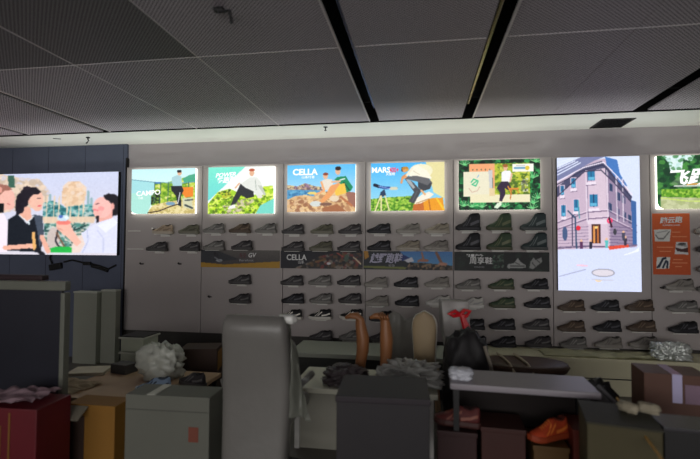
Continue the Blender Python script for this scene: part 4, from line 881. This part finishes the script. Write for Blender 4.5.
# white packaging sheet left of the shell chair
def wrap2(u, v): return ((u-.5)*.28, .05*math.sin(u*5)+.03*noise.noise(Vector((u*4, v*4, 7))), v*(.88+.03*math.sin(u*7)))
b = BM(); sheet(b, wrap2, 14, 24); bmesh.ops.solidify(b, geom=b.faces[:], thickness=.006)
p = at(402, 330, 4.64); link('packing_sheet', b, mat('grey white sheet', (150, 148, 142), .4, noise_amt=.12, bump=.3), loc=(p.x, 4.62, 0), smooth=True, label='upright grey-white packing sheet just left of the rounded chair back', cat='sheet')

# white shopping bag with red ribbon
Y = 4.5; p = at(459, 345, Y); zt = at(462, 300, Y).z
t = empty('gift_bag', (p.x, Y, 0), .15, label='tall white bag tied with a red ribbon, right of the rounded chair back', cat='bag')
b = BM(); box(b, (0, 0, zt/2), (.27, .17, zt), .02)
bmesh.ops.subdivide_edges(b, edges=b.edges[:], cuts=3, use_grid_fill=True)
for v in b.verts:
    v.co += Vector((noise.noise(v.co*5)*.03+.03*(1-v.co.z/zt), noise.noise(v.co*5+Vector((3, 1, 0)))*.03, 0)); v.co.x -= .06*(v.co.z/zt)*(v.co.z > zt*.7)
link('body', b, mat('white film bag', (140, 137, 134), .35, noise_amt=.1, bump=.3), t, smooth=True)
M_red = mat('red ribbon', (190, 24, 34), .4, noise_amt=.08)
b = BM()
zz = at(462, 313, Y).z
for pts in ([(-.02, 0, 0), (-.07, -.02, .04), (-.13, -.02, .01), (-.08, -.01, -.01), (-.02, 0, 0)], [(-.02, 0, 0), (.02, -.02, .05), (.07, -.02, .04), (.04, -.01, -.01), (-.02, 0, 0)]):
    tube(b, [(x, y-.13, z+zz) for x, y, z in pts], .018, 6)
link('bow', b, M_red, t)
for (xe, w_) in ((.05, .026), (.1, .022)):
    b = BM(); tube(b, [(0, -.13, zz), (xe*.4, -.14, zz-.09), (xe, -.15, zz-.22), (xe+.03, -.15, zz-.32)], [w_, w_, w_*.9, w_*.6], 6); link('ribbon_tail', b, M_red, t)
# black backpack in front
Y = 3.85; p = at(466, 380, Y); zt = at(458, 334, Y).z
t = empty('backpack', (p.x, Y, 0), .2, label='dark bulky backpack standing below the white ribboned bag', cat='bag')
b = BM(); crumple(b, (0, 0, 0), (.36, .3, zt*1.12), .14, 2.2, 4); link('body', b, mat('black nylon', (24, 22, 24), .6, noise_amt=.3), t, smooth=True)
b = BM(); crumple(b, (0, -.14, .3), (.26, .12, .3), .12, 4.2, 3); link('pocket', b, _mats['black nylon'], t, smooth=True)
b = BM(); tube(b, [(.1, -.17, zt-.06), (.13, -.22, zt-.2), (.17, -.2, zt-.38)], .014, 6); link('strap', b, mat('grey webbing', (120, 112, 100), .6), t)

# charcoal box in the middle foreground
t, W, H, dp = mbox('charcoal_box', 'big charcoal box in the middle foreground in front of white table', 'box', 335, 428, 401, 2.55, .42, mat('charcoal card', (36, 33, 36), .6, noise_amt=.15), rz=.05)
link('lid', box(BM(), (0, 0, H+.002), (W+.012, dp+.012, .035), .006), mat('plum card', (38, 31, 37), .6), t)

# brown oval ottoman in front of the plinth
p = at(524, 370, 4.5); zt = at(520, 358, 4.6).z
t = empty('oval_table', (p.x, 4.5, 0), label='dark brown oval low table in front of the pale plinth', cat='table')
link('table_top', lathe(BM(), [(.3, zt-.1), (.38, zt-.085), (.41, zt-.04), (.39, zt-.01), (.3, zt)], 40, sy=.62), mat('dark brown leather', (62, 40, 24), .5, noise_amt=.15), t, smooth=True)
link('pedestal', lathe(BM(), [(.25, 0), (.25, .02), (.06, .05), (.06, zt-.1)], 24, sy=.7), M_black, t)
for i, (px, lab) in enumerate(((508, 'pale packing strap lying over the brown oval table, left one'), (526, 'pale packing strap lying over the brown oval table, right one'))):
    q_ = at(px, 366, 4.4); b = BM(); tube(b, [(-.05, .16, zt+.014), (-.02, .0, zt+.014), (.0, -.24+.02, zt+.014), (.03, -.3, zt-.05)], .011, 6)
    link('packing_strap', b, mat('pale strap', (164, 152, 128), .5), loc=(q_.x, 4.55, 0), label=lab, cat='strap')

# long grey-topped table with dark boxes and shoes beneath
M_mauve = mat('mauve grey laminate', (142, 136, 142), .4, noise_amt=.12, noise_scale=3)
a = at(452, 388, 2.85); c_ = at(606, 401, 2.85); tw = c_.x-a.x; ztb = (a.z+c_.z)/2+.02
t = empty('long_table', ((a.x+c_.x)/2, 3.08, 0), -.05, label='long grey-topped table with dark frame across the lower right', cat='table')
link('table_top', box(BM(), (0, 0, ztb-.02), (tw, .36, .04), .012), M_mauve, t)
for sx in (-1, 1):
    for sy in (-1, 1): link('leg', box(BM(), (sx*(tw/2-.04), sy*.15, (ztb-.04)/2), (.035, .035, ztb-.04)), M_black, t)
link('lower_shelf', box(BM(), (0, 0, .2), (tw-.1, .32, .02)), M_black, t); link('back_panel', box(BM(), (0, .172, ztb/2), (tw-.1, .01, ztb-.1)), mat('very dark brown', (24, 16, 14), .8), t)
cen = t.location
for (dx, w_, h_, d_, cl, lab) in ((-.4, .24, .2, .26, (46, 20, 20), 'dark maroon box under the long table, leftmost'), (-.12, .26, .24, .26, (58, 24, 18), 'reddish brown box under the long table, second from left'), (.16, .2, .15, .26, (88, 62, 26), 'mustard brown box under the long table, between other boxes'), (.39, .2, .26, .26, (92, 30, 18), 'rust red box under the long table, rightmost')):
    t2 = empty('shoe_box', (cen.x+dx, cen.y-.03, .21), -.05, label=lab, cat='box', group='boxes under the long table')
    mm = mat(lab[:18], cl, .6, noise_amt=.2); link('body', box(BM(), (0, 0, h_/2), (w_, d_, h_), .004), mm, t2); link('lid', box(BM(), (0, 0, h_+.001), (w_+.01, d_+.01, .03), .004), mm, t2)
make_shoe('orange', False, (cen.x+.16, cen.y-.08, .36+.031), .5, 'orange red sneaker on mustard box under the long table')
make_shoe('maroon', False, (cen.x-.4, cen.y-.08, .41+.031), -.2, 'maroon sneaker on the leftmost box under the long table')
p = at(457, 383, 3.0); b = BM(); crumple(b, (0, 0, 0), (.14, .12, .07), .35, 6.6, 4)
link('plastic_knot', b, mat('shiny film', (186, 188, 196), .15, noise_amt=.2), loc=(p.x+.03, 3.05, ztb), smooth=True, label='small shiny plastic bundle at left end of the long table', cat='plastic')

# right side: brown box, silver package, olive carton, black bag, stick
M_brown = mat('chocolate card', (92, 62, 50), .6, noise_amt=.1)
t, W, H, dp = mbox('cardboard_box', 'tall chocolate brown carton with shiny tape at the right edge', 'box', 648, 712, 375, 3.2, .26, M_brown, rz=-.12, tape=mat('shiny lilac tape', (186, 180, 214), .15, noise_amt=.05))
link('label_sticker', box(BM(), (W*.3, -dp/2-.002, H-.12), (.14, .003, .12)), mat('mauve sticker', (128, 104, 122), .4), t)
p = at(696, 372, 4.75); b = BM(); crumple(b, (0, 0, 0), (.3, .2, .17), .5, 9.1, 5); link('foil_package', b, mat('silver foil', (205, 210, 205), .2, .5, noise_amt=.3, noise_scale=14, bump=.8), loc=(p.x+.05, PY-.36, PB-.008), smooth=True, label='crinkled silver foil package on the plinth at the right edge', cat='package')
def tarp(u, v): return ((u-.5)*1.2, (v-.5)*.3, .004+.03*abs(noise.noise(Vector((u*6, v*3, 5)))))
b = BM(); sheet(b, tarp, 50, 12); bmesh.ops.solidify(b, geom=b.faces[:], thickness=.003); p = at(596, 358, PY-.25)
link('plastic_sheet', b, mat('greenish cream film', (222, 220, 186), .3, noise_amt=.1), loc=(p.x, PY-.31, PB-.009), smooth=True, label='greenish cream plastic sheet spread over the pale plinth', cat='sheet')
t, W, H, dp = mbox('olive_carton', 'olive brown carton at the bottom right in front of the long table', 'box', 596, 668, 428, 2.4, .33, mat('olive card', (68, 62, 38), .7, noise_amt=.15), rz=-.2)
lid = box(BM(), (0, 0, H+.002), (W+.01, dp+.01, .012), .003); link('lid', lid, mat('darker olive card', (46, 44, 32), .7), t)
a = at(617, 398, 2.75); c_ = at(664, 462, 2.2); b = BM(); tube(b, [a, (a+c_)/2, c_], .006, 8); link('bamboo_stick', b, mat('bamboo', (168, 132, 70), .5), label='thin yellow stick leaning over the olive brown carton', cat='stick')
a = at(598, 386, 3.0); c_ = at(640, 428, 2.75); b = BM(); tube(b, [a, c_], .014, 8); link('metal_pole', b, mat('dull steel', (104, 104, 106), .35, .4), label='dark steel pole slanting down from the long table corner', cat='pole')
p = at(606, 410, 3.25); zt = at(630, 396, 3.2).z; b = BM(); crumple(b, (0, 0, 0), (.28, .3, zt*1.12), .16, 7.7, 4); link('black_sack', b, mat('black sack', (20, 19, 19), .45, noise_amt=.3), loc=(p.x, 3.42, 0), smooth=True, label='black sack between the long table and the chocolate brown carton', cat='bag')
t, W, H, dp = mbox('dark_crate', 'very dark flat crate at the bottom right corner of the view', 'box', 668, 735, 432, 2.55, .2, mat('dark crate grey', (26, 25, 26), .5, noise_amt=.2), rz=-.1)
link('rim', box(BM(), (0, 0, H), (W+.01, dp+.01, .02), .004), mat('crate rim grey', (50, 48, 52), .4), t)
for i, (px, lab, rz) in enumerate(((643, 'small pale paper scrap on olive carton lid, left one', .6), (664, 'small pale paper scrap on olive carton lid, right one', 1.0))):
    p = at(px, 432, 2.55); b = BM(); crumple(b, (0, 0, 0), (.05, .09, .05), .5, 3.3+i, 3); o_ = link('paper_scrap', b, mat('pale scrap', (150, 142, 122), .6), loc=(p.x-.05, 2.6, bpy.data.objects['olive_carton'].location.z+0.0), rz=rz, smooth=True, label=lab, cat='paper')
    o_.location.z = at(632, 428, 2.4).z+.012
